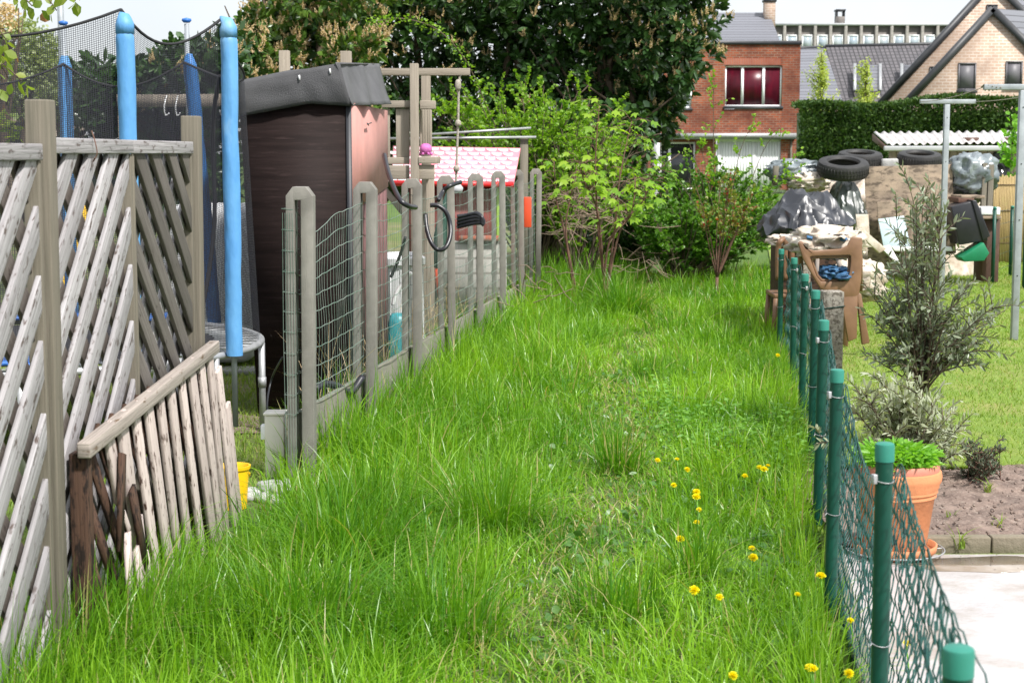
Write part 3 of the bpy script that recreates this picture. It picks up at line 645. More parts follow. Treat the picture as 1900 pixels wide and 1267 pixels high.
hose('garden_hose', [P(752, 440, 10.9), P(745, 465, 10.95), P(736, 490, 11), P(725, 515, 11)], .011, 'black_plastic', 'thin black hose slanting down behind the second mesh bay', 'hose')
PB = thing('pipe_bundle', P(870, 410, 13.2), 'bundle of black ribbed pipes tied across the fence by the fifth post', 'pipes')
for k in range(4):
    pts = spline([P(848, 402+6.5*k, 13.0+.01*k), P(868, 399+6*k, 13.0), P(884, 396+6*k, 12.95), P(893, 402+4*k, 12.9), P(898, 412+2*k, 12.9)], 9); b = MB()
    b.tube(pts, [.014+.004*(j % 2) for j in range(len(pts))], 8); b.build('pipe', 'black_plastic', PB, True)
hose('drain_pipe', [P(585, 722, 8.9), P(600, 712, 9.0), P(625, 716, 9.1), P(650, 728, 9.2), P(672, 700, 9.3)], .022, 'black_plastic', 'black corrugated drain pipe lying behind the first mesh bay', 'pipe', 10)
# umbrella, barrel, junk behind mesh
UM = thing('parasol', P(815, 500, 12.9), 'closed dark green parasol with orange handle leaning behind the fence', 'parasol')
b = MB(); b.tube([P(833, 352, 12.8), P(826, 390, 12.8), P(817, 440, 12.8), P(812, 497, 12.8)], [.012, .045, .055, .03], 9); b.build('canopy', 'umbrella_green', UM, True)
b = MB(); b.tube([P(812, 497, 12.8), P(815, 530, 12.8), P(816, 549, 12.8)], [.026, .028, .018], 10); b.build('handle', 'orange_plastic', UM, True)
q = P(741, 500, 12.6); b = MB(); b.lathe([(0, 0), (.16, 0), (.17, .06), (.165, .62), (.19, .64), (.19, .69), (.13, .73), (0, .74)], (q.x, 12.9, .16), 24)
for j in range(12): b.tube([(q.x+.168*math.cos(j*.523), 12.9+.168*math.sin(j*.523), .2), (q.x+.166*math.cos(j*.523), 12.9+.166*math.sin(j*.523), .76)], .007, 4)
tag(b.build('barrel', 'white_plastic', None, True, auto=40), 'ribbed white plastic barrel behind the second mesh bay', 'barrel')
hose('bent_pipe', [P(729, 566, 11.9), P(735, 545, 11.9), P(748, 525, 11.9), P(763, 505, 11.9)], .014, 'pvc_white', 'bent white plastic pipe propped against the barrel', 'pipe')
b = MB(); q = P(737, 590, 11.7); b.grid(lambda u, v: rb(u, v, (q.x, 11.7, .5*q.z+.02), .07, .09, .5*q.z+.02, .5), 16, 10); tag(b.build('watering_can', 'teal_plastic', None, True), 'teal plastic container low behind the second mesh bay', 'container')
b = MB(); q = P(852, 345, 14.2); b.lathe([(0, 0), (.05, .0), (.06, .04), (.03, .08), (0, .09)], (q.x, 13.4, P(0, 358, 13.4).z), 14); tag(b.build('hose_nozzle', 'pvc_grey', None, True), 'grey plastic fitting hanging on the fence near the fifth post', 'fitting')
b = MB(); q0 = P(845, 440, 17.5); b.box(P(815, 0, 16.1).x, P(940, 0, 16.1).x, 16.1, 16.25, 0, P(0, 448, 16.1).z); tag(b.build('block_wall', 'block_grey'), 'low grey block wall behind the far mesh bays', 'wall')
b = MB(); b.box(P(850, 0, 16.1).x, P(925, 0, 16.1).x, 16.05, 16.25, P(0, 448, 16.1).z+.002, P(0, 438, 16.1).z); tag(b.build('red_beam', 'brick_soldier'), 'thin red brick capping on the grey block wall', 'capping')
# ------------------------------------------------------------------ play tower
PT = thing('play_tower', P(740, 330, 14.8), 'weathered wooden play tower with railings and a swing beam', 'play tower')
def wbox(nm, px0, py0, px1, py1, Y, d, mat='wood_play', parent=None, grain=2, name=None, r=None):
    a = P(px0, py1, Y); c = P(px1, py0, Y); b = MB(); b.box(a.x, c.x, Y, Y+d, a.z, c.z, grain, r); return b.build(nm, mat, parent, bevel=.004)
def leg(px0, px1, py, Y, d=.09, z0=0):
    a = P(px0, py, Y); c = P(px1, py, Y); b = MB(); b.box(a.x, c.x, Y, Y+d, z0, a.z, 2); return b.build('post', 'wood_play', PT, bevel=.005)
leg(760, 776, 118, 14.0); leg(781, 798, 128, 15.0); leg(517, 536, 94, 15.6); leg(631, 651, 95, 15.4); leg(790, 805, 332, 14.25)
wbox('swing_beam', 700, 127, 872, 140, 14.6, .09, 'wood_play', PT, 0)
wbox('top_rail', 708, 187, 760, 200, 14.06, .07, 'wood_play', PT, 0)
wbox('side_rail', 779, 187, 808, 203, 14.02, .09, 'wood_play', PT, 0)
for (a, c, y0) in ((709, 723, 202), (735, 759.5, 202)): wbox('railing_board', a, y0, c, 292, 14.10, .03, 'wood_play', PT)
for k in range(5): 
    x = 779+k*4.6; wbox('railing_slat', x, 204, x+3.6, 290-k, 14.14+.12*k, .03, 'wood_play', PT)
wbox('deck_edge', 712, 292, 759.5, 305, 14.07, .05, 'wood_play', PT, 0); wbox('deck_fascia', 712, 307, 759.5, 333, 14.05, .04, 'wood_play', PT, 0)
wbox('deck_side', 776.5, 291, 809, 304, 13.99, .9, 'wood_play', PT, 0); wbox('deck_side_board', 777, 306, 806, 333, 14.02, .06, 'wood_play', PT, 0)
b = MB(); b.beam(P(712, 350, 14.2), P(752, 400, 14.2), .05, .04); b.build('brace', 'wood_play', PT)
RP = thing('climbing_rope', P(850, 340, 14.62), 'knotted grey climbing rope hanging from the tower beam end', 'rope')
b = MB(); b.tube(spline([P(853, 141, 14.62), P(851, 170, 14.62), P(850, 228, 14.62), P(848, 280, 14.62), P(847, 313, 14.62), P(846, 345, 14.62)], 8), .011, 8); b.build('strand', 'rope', RP, True)
for y in (158, 229, 313):
    q = P(850-(y > 300)*3, y, 14.61); b = MB(); b.grid(lambda u, v: rb(u, v, q, .028, .028, .03 if y > 200 else .05, .8), 12, 8); b.build('knot', 'rope', RP, True)
OC = thing('toy_octopus', P(790, 291, 14.05), 'small pink plush octopus toy sitting on the play tower deck', 'toy'); q = P(790, 280, 14.05)
b = MB(); b.grid(lambda u, v: rb(u, v, q+Vector((0, 0, .015)), .052, .05, .045, .9)+Vector((0, 0, .004*math.sin(u*40))), 20, 12); b.build('body', 'octopus_pink', OC, True)
for k in range(6):
    an = k*1.05; b = MB(); b.tube([q+Vector((.025*math.cos(an), .02*math.sin(an), -.01)), q+Vector((.05*math.cos(an), .04*math.sin(an), -.028)), q+Vector((.058*math.cos(an), .045*math.sin(an), -.035))], [.014, .012, .008], 7); b.build('arm', 'octopus_pink', OC, True)
# playhouse
YE, YR = 16.4, 17.2
PH = thing('playhouse', P(880, 340, 17.3), 'plastic playhouse with pink scalloped roof, red walls and lime green corner', 'playhouse')
e0, e1 = P(800, 338, YE), P(953, 341, YE); g0, g1 = P(800, 271, YR), P(966, 275, YR); e0.x -= .4; g0.x -= .4
surf('roof_pink', (.78, .26, .32), (.74, .22, .28), 6, .3, bs=.02, spec=.6)
surf('roof_pink_glare', (.88, .74, .76), (.86, .68, .71), 6, .3, bs=.02, spec=.6)  # pink shingles whitened: bright glare of the glossy plastic put into the colour
b = MB(); b.prism([e0, e1, g1, g0], (0, .03, -.03)); b.build('roof', 'roof_pink', PH)
b = MB(); nr = 8; nc = 11
nrm = (e1-e0).cross(g0-e0).normalized(); nrm = nrm if nrm.z > 0 else -nrm
for r_ in range(nr):
    for c_ in range(nc+1):
        v = (r_+.5)/nr; u = (c_+.5*(r_ % 2))/nc
        if u > .985: continue
        pc = lerp(lerp(e0, e1, u), lerp(g0, g1, u), v); ux = (e1-e0).normalized(); uy = (g0-e0).normalized(); hw_ = (e1-e0).length/nc*.47; hh = (g0-e0).length/nr*.52
        rim = [pc+ux*hw_*math.cos(t)*(1 if math.sin(t) < 0 else 1)+uy*hh*math.sin(t)*.9 for t in np.linspace(math.pi, 2*math.pi, 9)]
        i0 = len(b.v); ap = pc+uy*hh*.45
        b.v += [tuple(p+nrm*.016) for p in rim]+[tuple(p) for p in rim]+[tuple(ap)]
        for j in range(8): b.face([i0+j, i0+j+1, i0+18], 0); b.face([i0+9+j, i0+10+j, i0+j+1, i0+j], 0)
b.build('roof_shingles', 'roof_pink_glare', PH, False)
b = MB(); b.tube([e0+Vector((0, -.01, -.01)), e1+Vector((0, -.01, -.01))], .03, 8); b.build('eave_trim', 'red_plastic', PH, True)
bk = [Vector((p.x, 18.0, p.z)) for p in (e0, e1)]
b = MB(); b.prism([bk[0], g0+Vector((0, .02, 0)), g1+Vector((0, .02, 0)), bk[1]], (0, .02, -.03)); b.build('rear_roof', 'red_plastic', PH)
wx1 = e1.x-.1
b = MB(); b.box(e0.x+.1, wx1-.08, YE+.12, YE+.16, .35, e0.z-.02); b.build('front_wall', 'red_wall_dim', PH)
b = MB(); b.box(e0.x+.1, wx1-.08, YE+.10, YE+.17, 0, .348); b.build('base', 'wood_back', PH)
b = MB(); b.box(wx1-.075, wx1, YE+.08, YE+.2, 0, e1.z-.02); b.build('corner_pillar', 'lime_plastic', PH, bevel=.01)
b = MB(); b.prism([(wx1+.002, YE+.21, 0), (wx1+.002, 17.9, 0), (wx1+.002, 17.9, 1.36), (wx1+.002, 17.2, 1.72), (wx1+.002, YE+.21, 1.36)], (-.03, 0, 0)); b.build('gable_wall', 'red_plastic', PH)
wbox('shutter', 972, 366, 986, 422, 17.0, .05, 'orange_plastic', PH)
# galvanised pipes and grey post
PF = thing('pipe_stand', P(973, 330, 19.3), 'grey wooden post carrying two thin galvanised pipes above the playhouse', 'pipe frame')
b = MB(); b.tube([P(795, 250, 19.2), P(985, 238, 19.4)], .015, 8); b.build('pipe', 'galv', PF, True)
b = MB(); b.tube([P(700, 258, 19.3), P(995, 255, 19.3)], .016, 8); b.build('pipe', 'galv', PF, True)
q = P(972, 256, 19.35); b = MB(); b.box(q.x-.045, q.x+.05, 19.33, 19.43, 0, q.z, 2); b.build('post', 'wood_post', PF)
# ------------------------------------------------------------------ right: green chain-link fence
GP = [(1785, 1195, 62), (1644.5, 820, 37), (1550.5, 685, 27), (1525, 593, 19), (1512.5, 538, 16), (1492.5, 508, 15), (1475.5, 478, 13), (1450, 462, 11)]
GY = [2.42, 4.05, 5.6, 7.2, 8.7, 10.2, 11.8, 13.6]
def green_post():
    t = thing('green_post', (0, 0, 0), '', 'fence post', 'green plastic posts of the chain link fence')
    b = MB(); b.tube([(0, 0, 0), (0, 0, .9)], .0225, 20, False); b.build('tube', 'green_tube', t, True)
    b = MB(); b.lathe([(.0228, .892), (.0245, .892), (.0248, .93), (.0235, .936), (.019, .939), (0, .94)], (0, 0, 0), 22); b.build('cap', 'green_cap', t, True, auto=35)
    for z in (.845, .42):
        b = MB(); b.tube([(.0242*math.cos(a), .0242*math.sin(a), z+.006*math.sin(a)) for a in np.linspace(0, 6.283, 17)], .0014, 5, False); b.tube([(-.024, 0, z), (-.032, -.004, z-.006), (-.03, .004, z-.016)], .002, 5); b.build('wire_tie', 'galv', t)
    b = MB(); b.box(-.034, -.022, -.008, .008, .835, .86); b.build('clip', 'galv', t, bevel=.002)
    return t
gp0 = green_post(); GPT = []
for i, ((px, py, w), Y) in enumerate(zip(GP, GY)):
    o = gp0 if i == 0 else copy_tree(gp0); top = P(px, py, Y); o.location = (top.x, Y, 0); sc_ = top.z/.94
    o.scale = (1, 1, sc_); o.rotation_euler = (random.uniform(-.01, .01), random.uniform(-.012, .012) if i else -.01, random.uniform(0, 6) if i > 3 else .3)
    GPT.append(top); o['label'] = f'green round plastic fence post with cap, {ordn[i]} from the camera in the right row'
CL = thing('chain_link', (XR(8), 8, 0), 'sagging green plastic coated chain link mesh along the right fence', 'chain link')
# mesh: path through post tops
def fx(Y):
    if Y <= GY[0]: return GPT[0].x
    for i in range(len(GY)-1):
        if Y <= GY[i+1]: t = (Y-GY[i])/(GY[i+1]-GY[i]); return GPT[i].x+(GPT[i+1].x-GPT[i].x)*t
    return XR(Y)
def ftop(Y):
    for i in range(len(GY)-1):
        if GY[i] <= Y <= GY[i+1]:
            t = (Y-GY[i])/(GY[i+1]-GY[i]); a = GPT[i].z-.05; c = GPT[i+1].z-.05; sag = [.05, .17, .10, .06, .06, .06, .05][i]
            return a+(c-a)*t-sag*4*t*(1-t)
    return .8
b = MB(); lw = MB(); cell = .05
Y = 2.3
while Y < 13.6:
    zt_ = ftop(Y); nseg = int(zt_/(.019 if Y < 9 else .03)); pts = []; near_ = Y < 4.1; ph = N3(Y*.9, 3)*2
    for j in range(nseg+1):
        z = zt_*(j/nseg); e_ = math.sin(j*math.pi*.5+ph); bul = .05*math.sin(math.pi*min(1, z/zt_))*(.5+N3(Y*.6, 2)); yy = Y+.016*e_+.016*N3(Y*2.3, z*5, 3)
        pts.append((fx(yy)+.034+.022*N3(Y*1.4, z*2, 5)+bul+.0065*e_+.012*N3(Y*7, z*7), yy, z))
    b.tube(pts, .0021 if Y < 9 else .0026, 4 if Y < 8 else 3, False); Y += .054 if near_ else .045
# joining twists between neighbouring wires
for _ in range(520):
    Y = random.uniform(2.3, 9); z = random.uniform(.05, .95)*ftop(Y); b.tube([(fx(Y)+.04, Y, z), (fx(Y+.06)+.045, Y+.06, z+.03)], .002, 4, False)
for f_ in (1.0, .52, .1):
    lw.tube([(fx(Y)+.04+.01*N3(Y*2, f_), Y, ftop(Y)*f_+.006*math.sin(Y*40)) for Y in np.arange(2.3, 13.6, .07)], .0019, 4, False)
b.build('mesh', 'green_link', CL); lw.build('tension_wire', 'green_link', CL)
for (px, py, w, Y, lb) in ((1547.5, 541, 39, 9.35, 'lichen covered square concrete post beside the green fence, nearer of the two'), (1493, 470, 24, 14.4, 'grey square concrete post beside the green fence in front of the paper pile')):
    q = P(px, py, Y); h_ = S(w, Y)/2; b = MB(); b.box(q.x-h_, q.x+h_, Y, Y+.12, 0, q.z, 2); tag(b.build('concrete_post', 'concrete_lichen', None, bevel=.008), lb, 'post')
    b = MB(); b.tube([(q.x-h_-.003, Y-.004, q.z-.10), (q.x+h_+.003, Y-.004, q.z-.085), (q.x+h_+.003, Y+.125, q.z-.09), (q.x-h_-.003, Y+.125, q.z-.1), (q.x-h_-.003, Y-.004, q.z-.10)], .003, 5)
    tag(b.build('wire_loop', 'green_link', None), 'green wire looped round the '+('lichen covered' if Y < 10 else 'farther grey')+' concrete post', 'wire')
# low concrete edge under the fence
b = MB(); b.prism([(fx(3)+.03, 3, -.02), (fx(7)+.03, 7, -.02), (fx(7)+.03, 7, .05), (fx(3)+.03, 3, .05)], (.05, 0, 0)); tag(b.build('concrete_edge', 'kickboard', None, bevel=.004), 'low concrete edge along the foot of the green fence', 'edging')
# ------------------------------------------------------------------ right: terrace, bed, pot
ye = Gd(1800, 1025, .0).y
sheet('terrace', 0, 0, 1.0, ye-.05, .006, 'slab', 4, 4, 0, lambda y: (fx(y)+.09, 9))
yb0, yb1 = ye+.07, Gd(1800, 872, 0).y
surf('wet_stain', (.22, .17, .12), (.34, .30, .26), 5, .12, bs=.05, spec=.7)
c_w = Gd(1850, 1050, .0); poly = [(c_w.x+.42*math.cos(a)*(1+.35*N3(math.cos(a)*2, math.sin(a)*2, 6)), c_w.y+.13*math.sin(a)*(1+.5*N3(math.cos(a)*2+4, math.sin(a)*2, 2)), .011) for a in np.linspace(0, 6.2, 40)]
b = MB(); b.prism([(x, y, .0062) for x, y, z in poly], (0, 0, .003)); tag(b.build('puddle', 'wet_stain'), kind='structure')
b = MB(); b.grid(lambda u, v: (lambda x, y: (x, y, .02+.03*N3(x, y, 0, 3)+.025*N3(x, y, 2, 9)+.012*N3(x, y, 4, 25)))(fx(yb0)+.1+u*6, yb0+(yb1-yb0)*v), 240, 70); tag(b.build('soil_bed', 'soil', None, False), kind='structure')
for k_ in range(5):
    x0_ = P(1648, 0, ye).x+k_*.5; b = MB(); b.box(x0_, x0_+.494, ye, ye+.06, -.02, .065+.004*random.random(), 0)
    if k_ == 1 or True: tag(b.build('edging_stone', 'edging', None, bevel=.006), 'weathered concrete edging stone between the soil bed and the terrace', 'edging stone', 'edging stones along the soil bed')
b = MB()
for k_ in range(500):
    c = Vector((random.uniform(P(1650, 0, yb0).x, P(1950, 0, yb1).x), random.uniform(yb0+.02, yb1-.05), .02+.02*random.random())); sz = random.uniform(.003, .012)
    b.hexa(c, Vector((sz, sz*.4, .1*sz)), Vector((-.3*sz, sz, .2*sz)), Vector((0, .2*sz, sz*.8)))
tag(b.build('soil_clods', 'soil', None), 'loose clods and crumbs scattered over the brown soil bed', 'soil', kind='stuff')
pc = Gd(1662, 1036, 0); pc = Vector((P(1662, 900, 6.62).x, 6.62, 0))
PO = thing('flower_pot', pc, 'large terracotta pot with a pinkish rim and ribbed band, planted with herbs', 'flower pot')
hp = P(0, 868, 6.62-.15).z; rr_ = S(84, 6.62)
b = MB(); b.lathe([(0, .03), (.125, .03), (.128, .04), (rr_*.86, hp-.145), (rr_*.90, hp-.14), (rr_*.89, hp-.128), (rr_*.93, hp-.12), (rr_*.92, hp-.108), (rr_*.955, hp-.10), (rr_*.95, hp-.09), (rr_, hp-.075), (rr_*1.01, hp-.055), (rr_*.99, hp-.036), (rr_*.94, hp-.032)], pc, 48); b.build('body', 'terracotta', PO, True, auto=50)
b = MB(); b.lathe([(rr_*.945, hp-.034), (rr_*.955, hp-.02), (rr_*.945, hp-.004), (rr_*.92, hp), (rr_*.88, hp-.002), (rr_*.86, hp-.04), (0, hp-.045)], pc, 48); b.build('rim', 'terracotta_pink', PO, True, auto=50)
b = MB(); b.lathe([(0, .012), (.15, .012), (.172, .03), (.176, .058), (.168, .06), (.162, .036), (.12, .024), (0, .024)], pc, 40); tag(b.build('saucer', 'terracotta', None, True), 'terracotta saucer under the large flower pot', 'saucer')
b = MB()
for z, r_ in ((.035, .205), (.028, .15)): b.tube([pc+Vector((r_*math.cos(t), r_*math.sin(t), z)) for t in np.linspace(0, 6.283, 49)], .0035, 6, False)
for k_ in range(6): t = k_*1.047; b.tube([pc+Vector((.15*math.cos(t), .15*math.sin(t), .028)), pc+Vector((.205*math.cos(t), .205*math.sin(t), .035)), pc+Vector((.2*math.cos(t), .2*math.sin(t), .008))], .003, 5)
tag(b.build('wire_stand', 'galv', None, True), 'round white wire stand circling the base of the flower pot', 'plant stand')
b = MB()
for k_ in range(160):
    c = Vector((fx(5)+.3+random.random()*1.9, ye-.06-abs(random.gauss(0, .16)), .012)); sz = random.uniform(.0015, .004)
    b.hexa(c, Vector((sz, sz*.4, 0)), Vector((-.3*sz, sz, 0)), Vector((0, .2*sz, sz*.5)))
tag(b.build('spilled_soil', 'soil', None), 'crumbs of soil spilled onto the pale terrace along the edging', 'soil', kind='stuff')
# herbs in the pot
HB = thing('herb_plant', pc+Vector((0, 0, hp-.04)), 'bright green feathery herb growing in the terracotta pot', 'plant')
n_ = 1500; a = U(0, 6.283, n_); rad = rr_*.88*np.sqrt(U(0, 1, n_)); hh = U(.02, .10, n_)*(1.15-rad/rr_*.5)
B = np.stack([pc.x+rad*np.cos(a), pc.y+rad*np.sin(a), hp-.03+hh], 1); D = np.stack([np.cos(a)*.9+U(-.6, .6, n_), np.sin(a)*.9+U(-.6, .6, n_), U(-.1, .9, n_)], 1)
leaf_obj('leaves', 'herb', HB, B, D, U(.025, .055, n_), U(.004, .009, n_), droop=.15)
# ------------------------------------------------------------------ clothes poles
def tpole(nm, px, pytop, Y, z0, px0, px1, pyb, label, hw_=.03):
    t = thing('clothes_pole', Vector((P(px, 300, Y).x, Y, 0)), label, 'clothes pole', 'T shaped galvanised clothes poles'); q = P(px, pytop, Y)
    b = MB(); b.box(q.x-hw_, q.x+hw_, Y-hw_, Y+hw_, 0, q.z, 2); b.build('upright', 'galv_pole', t, bevel=.004)
    a, c = P(px0, pyb, Y), P(px1, pyb, Y); b = MB(); b.beam(a, c, .05, .05, (0, 0, 1)); b.build('cross_arm', 'galv_pole', t, bevel=.004)
    b = MB()
    for k_ in range(4): z = q.z-.15-.5*k_; b.tube([(q.x, Y-hw_-.004, z), (q.x, Y-hw_+.001, z)], .006, 8)
    b.build('bolt', 'black_plastic', t); return a, c
a1, c1 = tpole(0, 1757, 194, 18.7, 0, 1707, 1810, 189, 'farther galvanised clothes pole standing behind the olive tree')
a2, c2 = tpole(0, 1898, 168, 14.56, 0, 1825, 1975, 162, 'nearer galvanised clothes pole cut by the right picture edge')
for (p, q, lb) in ((a1, a2, 'left'), (c1, c2, 'right')):
    b = MB(); m_ = (Vector(p)+Vector(q))/2-Vector((0, 0, .06)); b.tube(bez(p, m_, q, 12), .004, 5); tag(b.build('washing_line', 'rope'), f'pale washing line strung between the {lb} ends of the two clothes poles', 'washing line')
b = MB(); b.tube([a2+Vector((-.01+.012*k_, .03*math.cos(k_*2.2), .03*math.sin(k_*2.2))) for k_ in range(14)], .008, 5); tag(b.build('line_wrap', 'rope'), 'cord wound round the arm end of the nearer clothes pole', 'cord')
# ------------------------------------------------------------------ brown plastic chairs
CY0 = 13.4
def C_(x, y, Y=CY0): return P(x, y, Y)
CH = thing('plastic_chair', Vector((C_(1545, 0).x, CY0+.3, 0)), 'brown plastic garden chair with open backrest facing the camera, loaded with papers', 'chair', 'brown plastic garden chairs')
outer = [(1481, 450), (1489, 449), (1496, 461), (1512, 465), (1560, 462), (1573, 456), (1580, 441), (1600, 441), (1600, 480), (1598, 520), (1594, 548), (1582, 556), (1540, 545), (1522, 535), (1508, 512), (1490, 480)]
inner = [(1503, 477), (1508, 476), (1514, 475.5), (1525, 475), (1555, 474.5), (1568, 474), (1576, 473.5), (1579, 476), (1579, 488), (1577, 505), (1573, 516), (1566, 522), (1540, 523), (1524, 523), (1515, 512), (1507, 490)]
b = MB(); b.ring([C_(*p) for p in outer][::-1], [C_(*p) for p in inner][::-1], (0, .035, 0)); b.build('backrest', 'brown_chair', CH, bevel=.008)
inn2 = [(1541+(x-1541)*.86, 499+(y-499)*.80) for x, y in inner]
b = MB(); b.ring([C_(x, y, CY0+.036) for x, y in inner][::-1], [C_(x, y, CY0+.036) for x, y in inn2][::-1], (0, .02, 0)); b.build('back_lip', 'brown_chair', CH, bevel=.004)
for poly in ([(1560, 550), (1592, 548), (1590, 628), (1574, 634)], [(1590, 545), (1598, 545), (1614, 636), (1600, 640)]):
    b = MB(); b.prism([C_(x, y) for x, y in poly][::-1], (0, .05, 0)); b.build('leg', 'brown_chair', CH, bevel=.006)
for xx_ in (1535, 1598):
    b = MB(); q = C_(xx_, 545); b.prism([(q.x-.02, CY0+.5, q.z-.02), (q.x+.03, CY0+.5, q.z-.02), (q.x+.03, CY0+.62, 0), (q.x-.01, CY0+.62, 0)], (0, .05, 0)); b.build('leg', 'brown_chair', CH, bevel=.006)
b = MB(); q0, q1 = C_(1520, 535), C_(1597, 545); b.grid(lambda u, v: Vector((q0.x+(q1.x-q0.x)*u, CY0+.04+.5*v, q0.z-.04-.02*math.sin(u*3.14))), 8, 8); b.build('seat', 'brown_chair', CH, True, solid=.02)
for xx_ in (1486, 1596):
    b = MB(); b.tube([C_(xx_, 452, CY0+.05), C_(xx_-2, 456, CY0+.45), C_(xx_, 480, CY0+.52), C_(xx_, 540, CY0+.52)], .022, 8); b.build('armrest', 'brown_chair', CH, True)
CH2 = thing('plastic_chair', Vector((C_(1462, 0, 14.6).x, 14.8, 0)), 'brown plastic garden chair mostly hidden, its curved arms showing left of the paper pile', 'chair', 'brown plastic garden chairs')
for k_ in range(3):
    x = 1446+k_*13; b = MB(); b.tube(spline([C_(x-2, 520, 14.5), C_(x-2, 462, 14.5), C_(x+4, 446, 14.5), C_(x+14, 444, 14.7), C_(x+18, 456, 14.9)], 5), .026, 8); b.build('armrest', 'brown_chair', CH2, True)
b = MB(); q = C_(1465, 480, 14.6); b.box(q.x-.15, q.x+.2, 14.5, 15, .38, .42, 0); b.build('seat', 'brown_chair', CH2, bevel=.01)
for dx in (-.13, .17):
    for dy in (14.52, 14.95): b = MB(); b.tube([(q.x+dx, dy, .38), (q.x+dx*1.15, dy, 0)], .022, 8); b.build('leg', 'brown_chair', CH2, True)
def crumple(name, mat, c, sx, sy, sz, label, cat, amp=.25, nf=3.0, p=.7, seed=0, group=None, kind=None, res=(48, 26), parent=None, ridge=0, smooth=True):
    c = Vector(c)
    def f(u, v):
        q = rb(u, v, (0, 0, 0), 1, 1, 1, p); n1 = noise.noise(q*nf+Vector((seed, seed*2, 0))); n2 = noise.noise(q*nf*2.7+Vector((seed, 0, seed)))
        n1 = 1-2.4*abs(n1); rd = ridge*(1-abs(math.sin(math.atan2(q.y, q.x)*7+seed+1.5*n1)))*max(0, 1-abs(q.z)*.8)
        s = 1+amp*n1+amp*.5*n2+rd; return c+Vector((q.x*sx*s, q.y*sy*s, q.z*sz*(1+amp*.6*n1+amp*.4*n2)))
    b = MB(); b.grid(f, res[0], res[1]); return tag(b.build(name, mat, parent, smooth), label, cat, group, kind)
# papers and cloth
for i_, (px, py, Y, sx, sz, mt, lb) in enumerate(((1534, 450, 13.85, .25, .12, 'paper', 'crumpled heap of pale papers piled on the nearest brown chair'), (1465, 447, 14.9, .16, .05, 'paper', 'small crumpled brown paper heap on the hidden chair'), (1548, 508, 13.65, .12, .06, 'paper_blue', 'dark blue cloth seen through the hole of the chair back'), (1590, 520, 14.6, .2, .16, 'paper', 'crumpled papers spilling down beside the brown chair'))):
    q = P(px, py, Y); crumple('paper_heap' if mt == 'paper' else 'blue_cloth', mt, q, sx, .22, sz, lb, 'papers' if mt == 'paper' else 'cloth', .45, 3.5, .8, i_*3.1, res=(40, 22), smooth=False)
for i_ in range(26):
    q = P(random.uniform(1490, 1588), random.uniform(436, 452), random.uniform(13.5, 14.1)); b = MB(); a = random.random()*3; L_ = random.uniform(.06, .13)
    b.grid(lambda u, v: q+Vector((math.cos(a), math.sin(a), random.uniform(-.02, .02)))*L_*(u-.5)+Vector((-math.sin(a)*.7, math.cos(a), .5*math.cos(i_)))*L_*.8*(v-.5)+Vector((0, 0, .02*math.sin(u*5))), 4, 3)
    tag(b.build('paper_sheet', 'paper' if i_ % 5 else 'paper_blue', None, False, solid=.002), 'loose crumpled sheet on top of the paper heap on the chair' if i_ % 5 else 'bluish sheet on top of the paper heap on the chair', 'paper', 'loose sheets on the paper heap')
for (x0_, y0_, x1_, y1_, w_) in ((1517, 476, 1515, 515, 'left'), (1551, 474, 1566, 512, 'right')):
    b = MB(); b.beam(P(x0_, y0_, 13.62), P(x1_, y1_, 13.56), .03, .02); tag(b.build('wood_scrap', 'wood_rail'), f'bleached wood scrap at the {w_} in the hole of the chair back', 'wood scrap')
# ------------------------------------------------------------------ rubbish heap
def domef(cx0, cx1, ytop, ybot, Y, dy, seed, prof, amp=.03, fold=9):
    a = P(cx0, ybot, Y); c = P(cx1, ybot, Y); zt_ = P(0, ytop, Y).z; zb = a.z; cx = (a.x+c.x)/2; hw_ = (c.x-a.x)/2
    tri = lambda x: abs((x % 1.0)*2-1)
    def f(u, v):
        an = 2*math.pi*u; t = v; r_ = prof(t); q = Vector((math.cos(an)*r_, math.sin(an)*r_, 0)); w_ = 1.6*N3(q.x*1.3, q.y*1.3, seed)+.5*N3(q.x*4, q.y*4, seed)
        fo = amp*(tri(u*fold+w_)-.5)*min(1, t*1.6)*1.7+amp*.7*(tri(u*fold*2.3+2*w_+t*1.5)-.5)*t
        nn = noise.noise(Vector((q.x*1.8+seed, q.y*1.8, t*2)))*amp*1.3-abs(noise.noise(Vector((q.x*3+seed, q.y*3, t*3))))*amp*2.2
        return Vector((cx+q.x*(1+fo)*hw_, Y+dy*.5+q.y*dy*(1+fo), zb+(zt_-zb)*(1-t)**.8+nn*(.8 if t < .95 else .3)+fo*.25*(zt_-zb)+(.0 if t < .9 else .05*math.sin(an*5+seed))))
    return f
b = MB(); b.grid(domef(1412, 1594, 346, 446, 15.4, .42, 1.3, lambda t: (.34*min(1, t/.08)+.66*((t-.08)/.74)**.9 if t > .08 else .34*t/.08) if t < .82 else 1.0-.25*((t-.82)/.18)**1.3, .06, 8), 200, 60)
tag(b.build('black_tarp', 'tarp_black', None, True, auto=24), 'glossy black plastic sheet bundled over a mound behind the brown chairs', 'tarp')
q0, q1 = P(1445, 470, 15.6), P(1585, 470, 15.6)
b = MB(); b.box(q0.x, q1.x, 15.45, 16.1, .0, P(0, 440, 15.6).z, 0); tag(b.build('crate', 'wood_brown', None, bevel=.01), 'low dark wooden crate carrying the glossy black sheet', 'crate')
